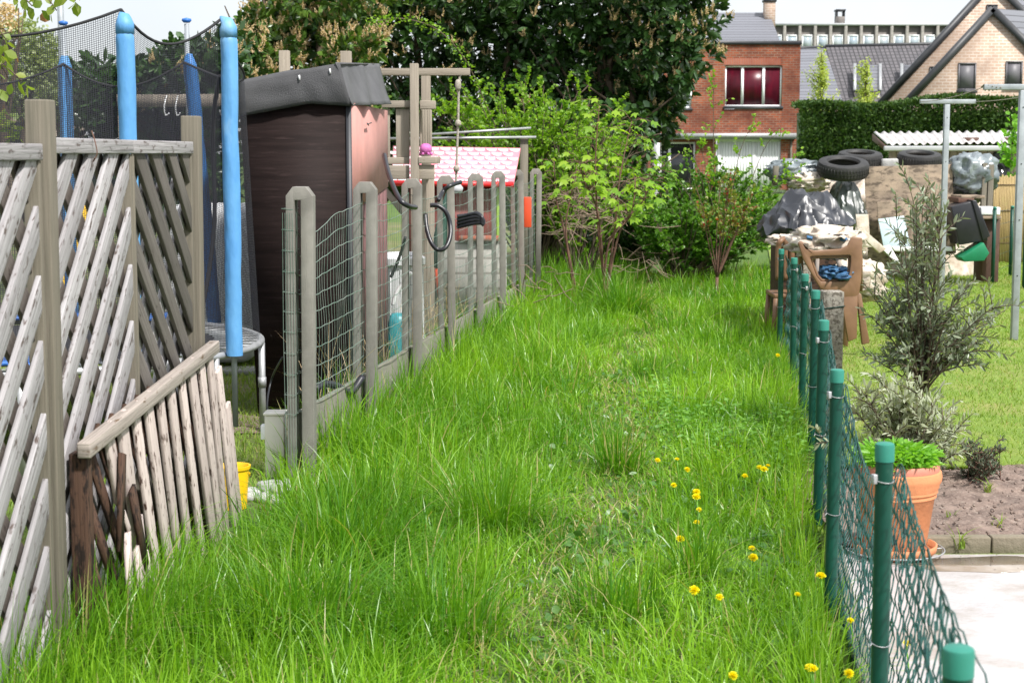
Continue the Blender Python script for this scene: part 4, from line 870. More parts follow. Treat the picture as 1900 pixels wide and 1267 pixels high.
def tire(px0, px1, pyt, pyb, Y, label, tilt=.0):
    wpx = px1-px0; D_ = S(wpx, Y); q = P((px0+px1)/2, pyb, Y); r_ = D_/2; w = .20
    o = Vector((0, 0, 0)); prof = [(.60, .03), (.66, 0), (.86, .0), (.955, .012), (1.0, .045), (1.0, .07), (.985, .072), (.985, .08), (1, .082), (1.0, .118), (.985, .12), (.985, .128), (1, .13), (1.0, .155), (.955, .188), (.86, .2), (.66, .2), (.60, .17), (.62, .15), (.80, .12), (.80, .08), (.62, .05), (.60, .03)]
    t = thing('car_tyre', (q.x, Y+r_*.2, q.z), label, 'tyre', 'old car tyres on the rubbish heap')
    b = MB(); n = 64; b.lathe([(a*r_, z) for a, z in prof], (q.x, Y+r_*.2, q.z), n); b.build('tread_and_wall', 'rubber', t, True, auto=40)
    b = MB(); 
    for k_ in range(48):
        an = k_*2*math.pi/48; c = Vector((q.x, Y+r_*.2, q.z+.1))+Vector((math.cos(an), math.sin(an), 0))*r_*1.0; b.hexa(c, Vector((-math.sin(an+.25), math.cos(an+.25), .1))*.005, Vector((0, 0, .12)), Vector((math.cos(an), math.sin(an), 0))*.008)
    b.build('tread_blocks', 'rubber', t)
    t.rotation_euler = (tilt, 0, 0); return t
YT = 21.6
tire(1518, 1612, 284, 326, YT, 'old black tyre lying flat on the heap, nearest and leftmost of three', .27)
tire(1556, 1637, 281, 309, 22.8, 'old black tyre lying flat partly behind the leftmost tyre', .17)
tire(1667, 1747, 281, 310, 22.9, 'old black tyre lying flat above the plywood sheet', .19)
def slab_(nm, pts, Y, d, mat, label, cat, lean=.0, bevel=.004):
    zb = min(P(x, y, Y).z for x, y in pts); pp = []
    for x, y in pts: q = P(x, y, Y); q.y += (q.z-zb)*lean; pp.append(q)
    b = MB(); b.prism(pp[::-1], (0, d, 0)); return tag(b.build(nm, mat, None, bevel=bevel), label, cat)
slab_('plywood_sheet', [(1608, 310), (1772, 305), (1775, 470), (1612, 500)], 21.5, .02, 'plywood_old', 'large weathered plywood sheet leaning upright against the rubbish heap', 'plywood', .1)
slab_('plywood_sheet', [(1629, 375), (1690, 372), (1700, 470), (1632, 455)], 21.35, .02, 'plywood_old', 'smaller plywood offcut leaning on the large plywood sheet', 'plywood', .08)
slab_('blue_board', [(1631, 407), (1679, 401), (1690, 460), (1640, 462)], 21.2, .015, 'board_blue', 'pale blue board leaning in front of the plywood offcut', 'board', .12)
slab_('white_sheet', [(1588, 398), (1612, 398), (1614, 440), (1592, 440)], 21.3, .04, 'paper', 'off white board standing left of the plywood sheet', 'board', .05)
slab_('white_board', [(1634, 458), (1652, 455), (1668, 484), (1660, 486)], 20.8, .02, 'pvc_white', 'narrow white board lying against the foot of the heap', 'board', .1)
slab_('white_board', [(1655, 458), (1765, 458), (1768, 466), (1660, 466)], 21.0, .1, 'pvc_white', 'long white board lying flat below the plywood sheet', 'board')
slab_('white_board', [(1590, 430), (1600, 424), (1645, 462), (1632, 470)], 20.6, .1, 'paper', 'crumpled white sheet sliding down left of the plywood sheet', 'board')
q0, q1 = P(1500, 400, 22.3), P(1840, 400, 22.3)
crumple('rubble_heap', 'paper', Vector(((q0.x+q1.x)/2-.1, 23.3, .45)), (q1.x-q0.x)/2*.96, .95, .80, 'long mixed heap of discarded sheets and scraps under the tarps', 'rubbish heap', .18, 2.6, .5, 5, kind=None, res=(90, 30), smooth=False)
b = MB(); b.grid(domef(1526, 1616, 322, 408, 21.5, .40, 4.4, lambda t: .30*min(1, t*4)+.70*t**1.2, .05, 11), 90, 26); tag(b.build('green_tarp', 'tarp_green', None, True, auto=30), 'dark green tarpaulin draped in folds below the leftmost tyre', 'tarp')
crumple('silver_tarp', 'tarp_silver', P(1475, 318, 22.2), .32, .3, .14, 'crumpled silver and black foil sheet at the left end of the heap', 'tarp', .35, 2.0, .8, 8, smooth=False)
crumple('silver_tarp', 'tarp_silver', P(1803, 322, 21.8), .27, .3, .24, 'crumpled silver foil sheet at the right end of the heap', 'tarp', .3, 1.9, .7, 12, smooth=False)
crumple('black_bag', 'tarp_black', P(1790, 350, 21.9), .26, .3, .18, 'black plastic bag under the crumpled silver foil', 'bag', .25, 3, .8, 15)
slab_('white_sack', [(1637, 295), (1668, 294), (1668, 312), (1636, 312)], 22.6, .2, 'rock_white', 'white sack between the two rear tyres', 'sack', bevel=.03)
crumple('white_bag', 'paper', P(1500, 338, 21.9), .22, .25, .12, 'pale crumpled bag left of the dark green tarpaulin', 'bag', .35, 3, .8, 21, smooth=False)
b = MB(); b.beam(P(1437, 345, 21.3), P(1440, 308, 21.3), .07, .07); tag(b.build('wooden_stake', 'wood_post'), 'short wooden stake at the left end of the heap', 'stake')
for k_, (x0_, x1_, yt) in enumerate(((1827, 1836, 303), (1838, 1848, 306))):
    q0, q1 = P(x0_, yt, 21.4), P(x1_, yt, 21.4); b = MB(); b.beam(((q0.x+q1.x)/2-.04, 21.4, .1), ((q0.x+q1.x)/2, 21.5, q0.z), q1.x-q0.x, .06); tag(b.build('wooden_board', 'wood_post', None, bevel=.004), ('left' if k_ == 0 else 'right')+' one of two upright boards at the right end of the heap', 'board')
for k_, (x0_, x1_, y0_, y1_, mt, lb) in enumerate(((1775, 1820, 362, 368, 'plywood_old', 'thin tan board topmost of the stack above the black crate'), (1812, 1848, 384, 398, 'pvc_white', 'white foam slab in the stack right of the black crate'), (1815, 1850, 400, 406, 'plywood_old', 'thin board under the white foam slab'), (1770, 1800, 366, 376, 'bark_red', 'dark red cloth scrap behind the black crate'))):
    q0, q1 = P(x0_, y1_, 21.2), P(x1_, y0_, 21.2); b = MB(); b.box(q0.x, q1.x, 21.0, 21.5, q0.z, q1.z, 0); tag(b.build('board' if k_ != 1 else 'foam_slab', mt, None, bevel=.01), lb, 'board' if k_ not in (1, 3) else ('foam' if k_ == 1 else 'cloth'))
q0, q1 = P(1818, 440, 21.25), P(1850, 406, 21.25); b = MB(); b.box(q0.x, q1.x, 21.1, 21.5, 0, q1.z, 2); tag(b.build('cabinet', 'fascia_brown', None, bevel=.01), 'dark brown cupboard under the stacked boards at the right end of the heap', 'cupboard')
BC = thing('black_crate', P(1800, 450, 20.9), 'black plastic bin lying tipped at the right end of the heap', 'bin')
b = MB(); b.prism([P(x, y, 20.8) for x, y in ((1765, 384), (1806, 373), (1834, 446), (1780, 455))][::-1], (0, .45, 0)); b.build('body', 'black_plastic', BC, bevel=.012)
b = MB(); b.prism([P(x, y, 20.78) for x, y in ((1824, 447), (1838, 438), (1812, 372), (1803, 371))], (0, .5, 0)); b.build('rim', 'black_plastic', BC, bevel=.01)
surf('green_bin', (.01, .22, .10), (.01, .17, .08), 4, .4, bs=0)
b = MB(); b.prism([P(x, y, 20.7) for x, y in ((1783, 478), (1825, 450), (1836, 470), (1826, 484), (1790, 486))][::-1], (0, .35, 0)); tag(b.build('green_bin', 'green_bin', None, bevel=.008), 'bright green plastic bin lying under the tipped black bin', 'bin')
# wire fence at far right with green posts
b0_ = [P(1846, 388, 21.0), P(1878.5, 386, 22.3), P(1905, 384, 20.2)]
for i_, q in enumerate(b0_):
    t = thing('thin_green_post', (q.x, q.y, 0), ['thin green post right of the heap at the lawn edge', 'thin green post against the bamboo screen', 'thin green post at the right picture edge'][i_], 'fence post', 'thin green posts at the back of the lawn')
    b = MB(); b.tube([(q.x, q.y, 0), (q.x, q.y, q.z)], .024, 10); b.build('tube', 'green_tube', t, True); b = MB(); b.tube([(q.x, q.y, q.z), (q.x, q.y, q.z+.03)], [.028, .02], 10); b.build('cap', 'green_cap', t, True)
b = MB()
for z in (.15, .35, .55, .75, .92): b.tube([(q.x, q.y, z) for q in b0_], .003, 4, False)
tag(b.build('wire_strands', 'green_link'), 'thin wires strung between the thin green posts', 'wire fence')
BS = thing('bamboo_screen', P(1868, 400, 25), 'tan bamboo cane screen at the right edge behind the lawn', 'screen'); b = MB(); q0, q1 = P(1846, 326, 25), P(1960, 326, 25); x = q0.x
while x < q1.x: b.tube([(x, 25+random.uniform(-.01, .01), 0), (x, 25, q0.z+random.uniform(-.03, .02))], .012, 5); x += .024
b.build('canes', 'bamboo', BS, True); b = MB()
for z in (.3, .8, 1.2): b.tube([(q0.x, 24.98, z), (q1.x, 24.98, z)], .006, 4)
b.build('binding_wire', 'bark', BS)
# ------------------------------------------------------------------ corrugated shed
YS = 32.0
CS = thing('corrugated_shed', P(1760, 330, 33), 'low timber shed with a grey corrugated roof and white gutter', 'shed')
r0, r1 = P(1646, 268, YS), P(1990, 262, YS); t0, t1 = P(1621, 246, 34.5), P(1990, 243, 34.5); b = MB()
Lr = (r1-r0).length; nw = int(Lr/.146)
def corr(u, v):
    p = lerp(lerp(r0, r1, u), lerp(t0, t1, u), v); p.z += .026*math.sin(u*nw*2*math.pi); return p
b.grid(corr, nw*8, 6); b.build('roof', 'corrugated', CS, True, solid=.008)
b = MB(); g0_, g1_ = P(1640, 276, YS-.05), P(1990, 275, YS-.05); b.beam(g0_, g1_, .10, .09, (0, 0, 1)); b.build('gutter', 'pvc_grey', CS, bevel=.02)
b = MB(); b.prism([r0+Vector((-.03, 0, -.03)), t0+Vector((-.03, 0, -.03)), t0+Vector((-.03, 0, -.17)), r0+Vector((-.03, 0, -.13))], (.02, 0, 0)); b.build('fascia', 'fascia_brown', CS)
wx0 = P(1650, 280, YS+.2).x; b = MB(); x = wx0
while x < P(1990, 0, YS).x:
    b.box(x, x+.14, YS+.2, YS+.23, 0, 1.78, 2); x += .15
b.build('board_wall', 'vert_boards', CS)
b = MB()
for px in (1677, 1712, 1735, 1795, 1857): q = P(px, 300, YS+.18); b.box(q.x-.02, q.x+.02, YS+.17, YS+.198, 0, 1.75, 2)
b.build('batten', 'fascia_brown', CS); b = MB(); b.box(wx0+.04, r1.x, YS+.24, YS+.3, 0, 1.74); b.build('inner_wall', 'dark_trim', CS)
b = MB(); q0, q1 = P(1846, 282, YS+.1), P(1874, 330, YS+.1); b.box(q0.x, q1.x, YS+.13, YS+.19, 0, q0.z); b.build('window', 'glass_dark', CS)
for px in (1801, 1875):
    q = P(px, 262, 32.7); b = MB(); b.box(q.x-.14, q.x+.14, 32.6, 32.75, q.z-.07, q.z+.07); tag(b.build('roof_brick', 'fascia_brown'), ('left' if px < 1850 else 'right')+' one of two dark blocks weighing down the corrugated roof', 'block')
# hedge
HG = thing('hedge', P(1700, 330, 45), 'tall clipped dark green conifer hedge behind the corrugated shed', 'hedge')
hx0, hx1, hz_ = P(1487, 0, 45).x, P(2010, 0, 45).x, P(0, 201, 45).z
def hztop(x): return hz_+.18*(x-hx0)/(hx1-hx0)*2.0+.08*np.sin(x*1.7)
n_ = 46000; x = U(hx0, hx1, n_); fr = rng.random(n_) < .8; z = np.where(fr, U(.6, 1, n_)*0+U(0, 1, n_)*hztop(x), hztop(x)); y = np.where(fr, 45+.25*np.array([N3(a*1.1, c*1.1, 2) for a, c in zip(x, z)])+U(-.1, .12, n_), U(45, 46.3, n_)); z = z+U(-.05, .06, n_)
B = np.stack([x, y, z], 1); D = np.stack([U(-.6, .6, n_), U(-1, .1, n_), U(-.2, 1, n_)], 1)
leaf_obj('foliage', 'thuja', HG, B, D, U(.07, .16, n_), U(.018, .04, n_))
b = MB(); b.box(hx0+.15, hx1, 45.2, 46.2, 0, hz_-.1); b.build('inner_branches', 'thuja', HG)
# ------------------------------------------------------------------ brick house
YH = 70.0
BH = thing('brick_house', P(1330, 330, YH), 'two storey red brick house with white window frames, dark roof and chimney', 'house')
def hp_(px, py, Y=YH): return P(px, py, Y)
def wall_rect(b, x0, x1, y0, y1, Y, d=.3):
    a, c = P(x0, y1, Y), P(x1, y0, Y); a.x, c.x = P(x0, 166, Y).x, P(x1, 166, Y).x; b.quad((a.x, Y, a.z), (c.x, Y, a.z), (c.x, Y, c.z), (a.x, Y, c.z), 0, (a.x % 10, a.z)); return b
b = MB(); YW = YH
for (x0, x1, y0, y1) in ((1090, 1258, 83, 170), (1258, 1283, 83, 170), (1090, 1258, 170, 203), (1283, 1345, 83, 203), (1345, 1451, 83, 122), (1451, 1484, 83, 352), (1090, 1451, 203, 249)):
    wall_rect(b, x0, x1, y0, y1, YW)
wall_rect(b, 1292, 1330, 249, 352, YW); wall_rect(b, 1215, 1226, 249, 352, YW); wall_rect(b, 1226, 1292, 249, 264, YW); wall_rect(b, 1330, 1451, 249, 256, YW); wall_rect(b, 1090, 1215, 249, 352, YW)
a, c = P(1484, 166, YW), P(1484, 83, YW); b.quad((a.x, YW, 0), (a.x, YW+5.5, 0), (a.x, YW+5.5, c.z), (a.x, YW, c.z), 0)
b.build('wall', 'brick_red', BH)
b = MB(); b.grid(lambda u, v: Vector((P(1345, 0, YW).x+(P(1451, 0, YW).x-P(1345, 0, YW).x)*u, YW-.012, P(0, 121, YW).z+.28*v)), 1, 1, uvs=(2.5, .29)); b.build('brick_lintel', 'brick_soldier', BH)
def window(px0, px1, py0, py1, mull, glass, parent, Y=YW, fr=.07, fm='pvc_white', rec=.09, sill=True, nm='window'):
    a, c = P(px0, py1, Y), P(px1, py0, Y); x0, x1, z0, z1 = P(px0, 166, Y).x, P(px1, 166, Y).x, a.z, c.z; yy = Y+rec
    b = MB(); b.box(x0, x1, yy, yy+.06, z0, z0+fr, 0); b.box(x0, x1, yy, yy+.06, z1-fr, z1, 0); xs = [x0+(x1-x0)*m_ for m_ in mull]
    b.box(x0, x0+fr, yy, yy+.06, z0+fr, z1-fr); b.box(x1-fr, x1, yy, yy+.06, z0+fr, z1-fr)
    for xm in xs: b.box(xm-fr*.8, xm+fr*.8, yy-.004, yy+.06, z0+fr, z1-fr)
    w = b.build(nm, fm, parent); b = MB(); b.box(x0+fr*.5, x1-fr*.5, yy+.035, yy+.05, z0+fr*.5, z1-fr*.5); b.build('pane', glass, w)
    rv = MB(); rv.quad((x0, Y, z0), (x0, yy+.06, z0), (x0, yy+.06, z1), (x0, Y, z1)); rv.quad((x1, yy+.06, z0), (x1, Y, z0), (x1, Y, z1), (x1, yy+.06, z1)); rv.quad((x0, Y, z1), (x0, yy+.06, z1), (x1, yy+.06, z1), (x1, Y, z1)); rv.build('reveal', 'brick_red' if glass != 'shutter_grey' else 'brick_beige', w)
    if sill: b = MB(); b.box(x0-.06, x1+.06, Y-.06, yy, z0-.10, z0-.003, 0); b.build('sill', 'dark_trim', w)
    return w
window(1345, 1451, 122, 198, [.31, .68], 'glass_red', BH)
window(1258, 1283, 170, 201, [], 'glass_blue', BH)
window(1226, 1292, 264, 352, [.27], 'glass_dark', BH, sill=False, nm='patio_door')
b = MB(); a, c = P(1330, 352, YW), P(1462, 256, YW); x = a.x; b.box(a.x, c.x, YW+.14, YW+.2, 0, c.z)
while x < c.x-.05: b.box(x, x+.12, YW+.10, YW+.139, .05, c.z-.1, 2); x += .125
for m_ in (0, .5, .93): b.box(a.x+(c.x-a.x)*m_, a.x+(c.x-a.x)*m_+.14, YW+.06, YW+.099, 0, c.z)
b.box(a.x, c.x, YW+.055, YW+.098, c.z-.16, c.z-.003); b.build('garage_door', 'pvc_white', BH)
a, c = P(1222, 256, YW), P(1475, 250, YW); b = MB(); b.box(a.x, c.x, YW-.35, YW-.003, a.z-.02, c.z+.02, 0); b.build('canopy', 'pvc_grey', BH); b = MB(); b.box(a.x, c.x, YW-.37, YW-.351, a.z-.02, c.z+.05, 0); b.box(a.x, c.x, YW-.34, YW-.01, a.z-.06, a.z-.022, 0); b.build('canopy_edge', 'galv', BH)
a, c = P(1090, 83, YW), P(1486, 79, YW); b = MB(); b.box(a.x-.05, c.x+.03, YW-.08, YW+5.5, a.z, c.z+.06, 0); b.build('parapet_cap', 'dark_trim', BH)
for px in (1220, 1468):
    b = MB(); q = P(px, 258, YW-.05); b.tube([(q.x, YW-.08, 0), (q.x, YW-.08, q.z)], .05, 8); b.build('downpipe', 'pvc_grey' if px < 1300 else 'wood_post', BH, True)
rz0, rz1 = P(0, 83, 74).z-.3, P(0, 24, 78).z
b = MB(); xa, xb = P(1150, 0, 76).x, P(1440, 0, 76).x; b.quad((xa, 73.6, rz0), (xb, 73.6, rz0), (xb, 78, rz1), (xa, 78, rz1)); rf = b.build('roof', 'tile_slate', BH)
b = MB(); b.prism([(xb, 73.6, rz0-3), (xb, 82, rz0-3), (xb, 82, rz0), (xb, 78, rz1-.02), (xb, 73.6, rz0-.02)], (-.2, 0, 0)); b.build('gable', 'render_beige', BH)
b = MB(); b.quad((xb, 82.4, rz0), (xa, 82.4, rz0), (xa, 78, rz1), (xb, 78, rz1)); b.build('rear_roof', 'tile_slate', BH)
q0, q1 = P(1418, 31, 77.4), P(1438, 4, 77.4); b = MB(); b.box(q0.x, q1.x, 77.2, 77.8, q0.z-.6, q1.z); b.build('chimney', 'brick_beige', BH); b = MB(); b.box(q0.x-.05, q1.x+.05, 77.15, 77.85, q1.z, q1.z+.1); b.box(q0.x+.06, q1.x-.06, 77.3, 77.7, q1.z+.1, q1.z+.3); b.build('chimney_cap', 'dark_trim', BH)
# ------------------------------------------------------------------ tiled terrace roofs behind
def tiled_house(px0, px1, pyt0, pyt1, pyb, Y, mat, label):
    t = thing('tiled_house', P((px0+px1)/2, 300, Y+4), label, 'house'); a, c = P(px0, pyb, Y), P(px1, pyb, Y); zt0 = P(0, pyt0, Y+5).z; zt1 = P(0, pyt1, Y+5).z
    b = MB(); b.quad((a.x, Y, a.z), (c.x, Y, a.z), (c.x, Y+5, zt1), (a.x, Y+5, zt0)); b.build('roof', mat, t)
    b = MB(); b.quad((c.x, Y+10, a.z), (a.x, Y+10, a.z), (a.x, Y+5, zt0), (c.x, Y+5, zt1)); b.build('rear_roof', mat, t)
    b = MB(); b.box(a.x+.1, c.x-.1, Y+.3, Y+9.7, 0, a.z-.1); b.build('wall', 'brick_beige', t); b = MB(); b.prism([(a.x+.1, Y+.3, a.z-.1), (a.x+.1, Y+9.7, a.z-.1), (a.x+.1, Y+5, zt0-.15)], (.1, 0, 0)); b.prism([(c.x-.1, Y+.3, a.z-.1), (c.x-.1, Y+9.7, a.z-.1), (c.x-.1, Y+5, zt1-.15)], (-.1, 0, 0)); b.build('gable', 'brick_beige', t)
    b = MB(); b.tube([(a.x, Y+5, zt0+.02), (c.x, Y+5, zt1+.02)], .09, 8); b.build('ridge', 'dark_trim', t); b = MB(); b.tube([(a.x, Y-.08, a.z), (c.x, Y-.08, a.z)], .07, 6); b.build('gutter', 'dark_trim', t); return t
tiled_house(1440, 1563, 92, 89, 188, 84, 'tile_slate', 'house with a smooth grey slate roof right of the brick house')
TH = tiled_house(1563.5, 1900, 87, 80, 196, 84, 'tile_dark', 'house with a dark pantile roof and two small dormers')
for (x0, x1) in ((1587, 1632), (1674, 1720)):
    a, c = P(x0, 172, 84.6), P(x1, 166, 84.6); b = MB(); b.box(a.x, c.x, 84.6, 88, a.z-1.2, a.z); dm = b.build('dormer', 'render_beige', TH)
    d0, d1, d2, d3 = P(x0-1, 170, 84.4), P(x1+1, 170, 84.4), P(x1+1, 121, 86.4), P(x0-1, 121, 86.4)
    b = MB(); b.quad(d0, d1, d2, d3); b.build('dormer_roof', 'tile_slate', dm, solid=.05)
    for p_, q_ in ((d0, d3), (d1, d2)): b = MB(); b.beam(p_+Vector((0, 0, .05)), q_+Vector((0, 0, .05)), .16, .08); b.build('verge', 'galv', dm)
# ------------------------------------------------------------------ office building
YO = 150
OB = thing('office_building', P(1600, 90, YO+5), 'long flat roofed office block with grey brick panels and a row of windows', 'building')
xL, xR = P(1400, 0, YO).x, P(1800, 0, YO).x; zr = P(0, 46, YO).z; zw = P(0, 65, YO).z; zb = P(0, 90, YO).z
b = MB(); b.box(xL, xR, YO+.3, YO+12, 0, zr-.1); b.build('wall', 'brick_grey', OB); b = MB(); b.box(xL, xR, YO-.05, YO+12.1, zr-.1, zr+.12, 0); b.build('roof_edge', 'pvc_grey', OB)
bay = S(28, YO); x = P(1457, 0, YO).x-2*bay; k_ = 0
while x < xR:
    b = MB(); b.box(x-.13, x+.13, YO-.05, YO+.29, 0, zr-.1, 2); b.build('pilaster', 'concrete', OB)
    if x+bay < xR:
        b = MB(); fz = .12; x0_, x1_ = x+.2, x+bay-.2; b.box(x0_, x1_, YO+.1, YO+.2, zw-.12, zw); b.box(x0_, x1_, YO+.1, YO+.2, zb-.2, zb-.08); b.box(x0_, x0_+fz, YO+.1, YO+.2, zb-.08, zw-.12); b.box(x1_-fz, x1_, YO+.1, YO+.2, zb-.08, zw-.12); w_ = b.build('window', 'pvc_white', OB)
        b = MB(); b.box(x0_+.06, x1_-.06, YO+.13, YO+.18, zb-.1, zw-.05); b.build('pane', 'glass_blue', w_)
    x += bay
q0, q1 = P(1552, 46, YO+3), P(1568, 31, YO+3); b = MB(); b.box(q0.x, q1.x, YO+3, YO+4, q0.z-1, q1.z); b.build('chimney', 'brick_grey', OB); b = MB(); b.box(q0.x-.05, q1.x+.05, YO+2.9, YO+4.1, q1.z+.5, q1.z+.65); 
for xx_ in (q0.x, q1.x-.12): b.box(xx_, xx_+.12, YO+3, YO+3.9, q1.z, q1.z+.5)
b.build('chimney_cap', 'dark_trim', OB)
# ------------------------------------------------------------------ gabled beige house
YG = 60
GH = thing('gabled_house', P(1840, 300, YG+4), 'beige brick house with two steep gables, dark roof and grey shuttered windows', 'house')
def gp(px, py, Y): q = P(px, py, Y); return q
def gable(Y, apex, left, right, nm):
    A_, L_, R_ = gp(*apex, Y), gp(*left, Y), gp(*right, Y); b = MB()
    b.prism([(L_.x, Y, 0), (R_.x, Y, 0), (R_.x, Y, R_.z), (A_.x, Y, A_.z), (L_.x, Y, L_.z)], (0, .25, 0)); w_ = b.build(nm, 'brick_beige', GH)
    b = MB()
    for (p, q) in ((A_, L_), (A_, R_)): d_ = (q-p).normalized(); p2 = p-d_*.02; q2 = q+d_*.6; b.beam(p2+Vector((0, -.04, .05)), q2+Vector((0, -.04, .05)), .20, .24, (0, 1, 0))
    b.build('verge', 'dark_trim', GH); return A_, L_, R_
A1_, L1_, R1_ = gable(YG, (1840.5, 20), (1672, 202), (2010, 190), 'front_gable')
A2_, L2_, R2_ = gable(YG+3, (1842, -32), (1626, 202), (2060, 190), 'rear_gable')
def roofpair(A_, L_, R_, Y, dy):
    b = MB(); o = Vector((0, dy, 0)); u = Vector((0, -.0, .06)); b.quad(R_+u, R_+u+o, A_+u+o, A_+u); b.quad(L_+u+o, L_+u, A_+u, A_+u+o); return b
for (a, l, r, o, Y) in ((A1_, L1_, R1_, Vector((3.2, 2.2, 0)), YG), (A2_, L2_, R2_, Vector((7, 6, 0)), YG+3)):
    b = MB(); u = Vector((0, 0, .08))
    def hq(p, q): b.f.append; 
    b.quad(a+u, a+u+o, r+u+o, r+u); b.quad(a+u+o, a+u, l+u, l+u+o); ob = b.build('roof', 'tile_slate', GH)
    for li in range(len(ob.data.uv_layers[0].data)): d_ = ob.data.uv_layers[0].data[li]; d_.uv = (d_.uv[0], d_.uv[1])
window(1777, 1810, 117, 168, [], 'shutter_grey', GH, YG-.02, .05, 'shutter_grey', -.02, True); window(1865, 1896, 114, 160, [], 'shutter_grey', GH, YG-.02, .05, 'shutter_grey', -.02, True)
window(1724, 1742, 124, 142, [], 'glass_dark', GH, YG+2.97, .05, 'dark_trim', -.02, False); window(1826, 1846, 9, 30, [], 'glass_dark', GH, YG+2.97, .05, 'dark_trim', -.02, False)
# ------------------------------------------------------------------ vegetation helpers
def shoots_foliage(root, name, mat, C0, Dd, nl, L, Wd, splay=.9, young=0, droop=.1, back=.1, rnd=None):
    """whorls of nl leaves around shoot tips C0 pointing Dd"""
    C0 = np.asarray(C0); Dd = norm(np.asarray(Dd)); n = len(C0)
    B = np.repeat(C0, nl, 0); D0 = np.repeat(Dd, nl, 0); J = norm(np.cross(rng.normal(size=B.shape), D0)); k = np.tile(np.arange(nl)/nl, n)[:, None]
    sp = splay*(1.25-k*.9); D = D0+J*sp; B = B-D0*back*(1-k); Lh = L*U(.7, 1.15, len(B)); r = np.clip(np.repeat(rng.random(n), nl)*.6+rng.random(n*nl)*.4, 0, 1)
    return leaf_obj(name, mat, root, B, D, Lh, Lh*Wd, D0+.2*rng.normal(size=B.shape), r, droop=droop)
def limb(b, p0, p1, r0, r1, wob=.15, n=6, k=6):
    p0, p1 = Vector(p0), Vector(p1); L = (p1-p0).length; m_ = (p0+p1)/2+Vector((random.uniform(-1, 1), random.uniform(-1, 1), random.uniform(-.3, .8)))*wob*L
    pts = bez(p0, m_, p1, n); b.tube(pts, [r0+(r1-r0)*i/n for i in range(n+1)], k); return pts
def ell(n, c, r, surf_=.75):
    v = norm(rng.normal(size=(n, 3))); rad = np.where(rng.random(n) < surf_, U(.82, 1.04, n), U(.3, .85, n))[:, None]; return np.array(c)+v*rad*np.array(r), v
# ------------------------------------------------------------------ laurel trees
def laurel(label, name, lobes, Y, trunks, fl, dens=1.0, L=.15, seed=0, zmin=.4, low=False, mat='laurel'):
    cx = sum(l[0] for l in lobes)/len(lobes); base = P(cx, 400, Y); t = thing(name, (base.x, Y, 0), label, 'tree')
    bt = MB(); Cs = []; Ds = []; Fs = []; cen = []
    for (px, py, rx, ry, f_) in lobes:
        c = P(px, py, Y+random.uniform(-.5, .9)); rxm, rym = S(rx, Y), S(ry, Y); n = int(120*dens*(rxm*rym+.35*(rxm+rym)))
        p, v = ell(n, c, (rxm, min(rxm, rym)*.8+.2, rym)); bump_ = np.array([N3(a[0]*1.1, a[2]*1.1, a[1]*1.1) for a in p]); p = p+v*bump_[:, None]*.45
        keep = np.array([N3(a[0]*1.7+9, a[2]*1.7, a[1]) for a in p]) > -.5; p, v = p[keep], v[keep]; p = p[p[:, 2] > zmin]; v = v[:len(p)]
        d = v*.8+np.array([0, -.15, .55])+.35*rng.normal(size=v.shape); Cs.append(p); Ds.append(d); m_ = rng.random(len(p)) < f_; Fs.append(np.concatenate([p[m_], norm(d[m_])], 1)); cen.append(c)
    C0 = np.concatenate(Cs); D0 = np.concatenate(Ds)
    shoots_foliage(t, 'foliage', mat, C0, D0, 10, L, .21, .95, droop=.22, back=.16)
    IN = [];
    for (px, py, rx, ry, f_) in lobes:
        c = P(px, py, Y+.6); p, v = ell(int(420*dens*(S(rx, Y)*S(ry, Y)+.3)), c, (S(rx, Y)*.85, .8, S(ry, Y)*.85), .2); IN.append(p[p[:, 2] > .2])
    IN = np.concatenate(IN); leaf_obj('inner_leaves', 'laurel', t, IN, rng.normal(size=IN.shape), U(.13, .22, len(IN)), U(.03, .05, len(IN)))
    FF = np.concatenate(Fs)
    if len(FF):
        nb = 4; B = np.repeat(FF[:, :3], nb, 0); Dn = np.repeat(FF[:, 3:], nb, 0); up = np.array([0, 0, 1.]); d = norm(Dn*.35+up*.9+.38*rng.normal(size=B.shape)); B = B+Dn*.03+.035*rng.normal(size=B.shape)
        m_ = 26; BB = np.repeat(B, m_, 0); dd = np.repeat(d, m_, 0); tt = np.tile(np.linspace(0, 1, m_), len(B))[:, None]; side = norm(np.cross(rng.normal(size=BB.shape), dd)); BB = BB+dd*tt*.125
        leaf_obj('blossom', 'blossom', t, BB, side+dd*.8, .026*(1.25-tt[:, 0]*.8), .009*(1.2-tt[:, 0]*.5), rnd=np.clip(tt[:, 0]*.4+rng.random(len(BB))*.6, 0, 1))
    for (px, sx) in trunks:
        b0_ = P(px, 400, Y); b0_ = Vector((b0_.x, Y+.2, 0)); c = random.choice(cen); pts = limb(bt, b0_, P(px+sx, 150 if not low else 250, Y+.3), .09, .055, .06, 10, 8)
        if not low: limb(bt, pts[-1], P(px+sx*1.6, -60, Y+.4), .055, .02, .1, 8, 7)
        for k_ in range(5): q = pts[random.randrange(3, 10)]; limb(bt, q, q+Vector((random.uniform(-1.2, 1.2), random.uniform(-.8, .4), random.uniform(.3, 1.5))), .03, .008, .12)
    bt.build('trunk', 'bark', t, True)
    return t
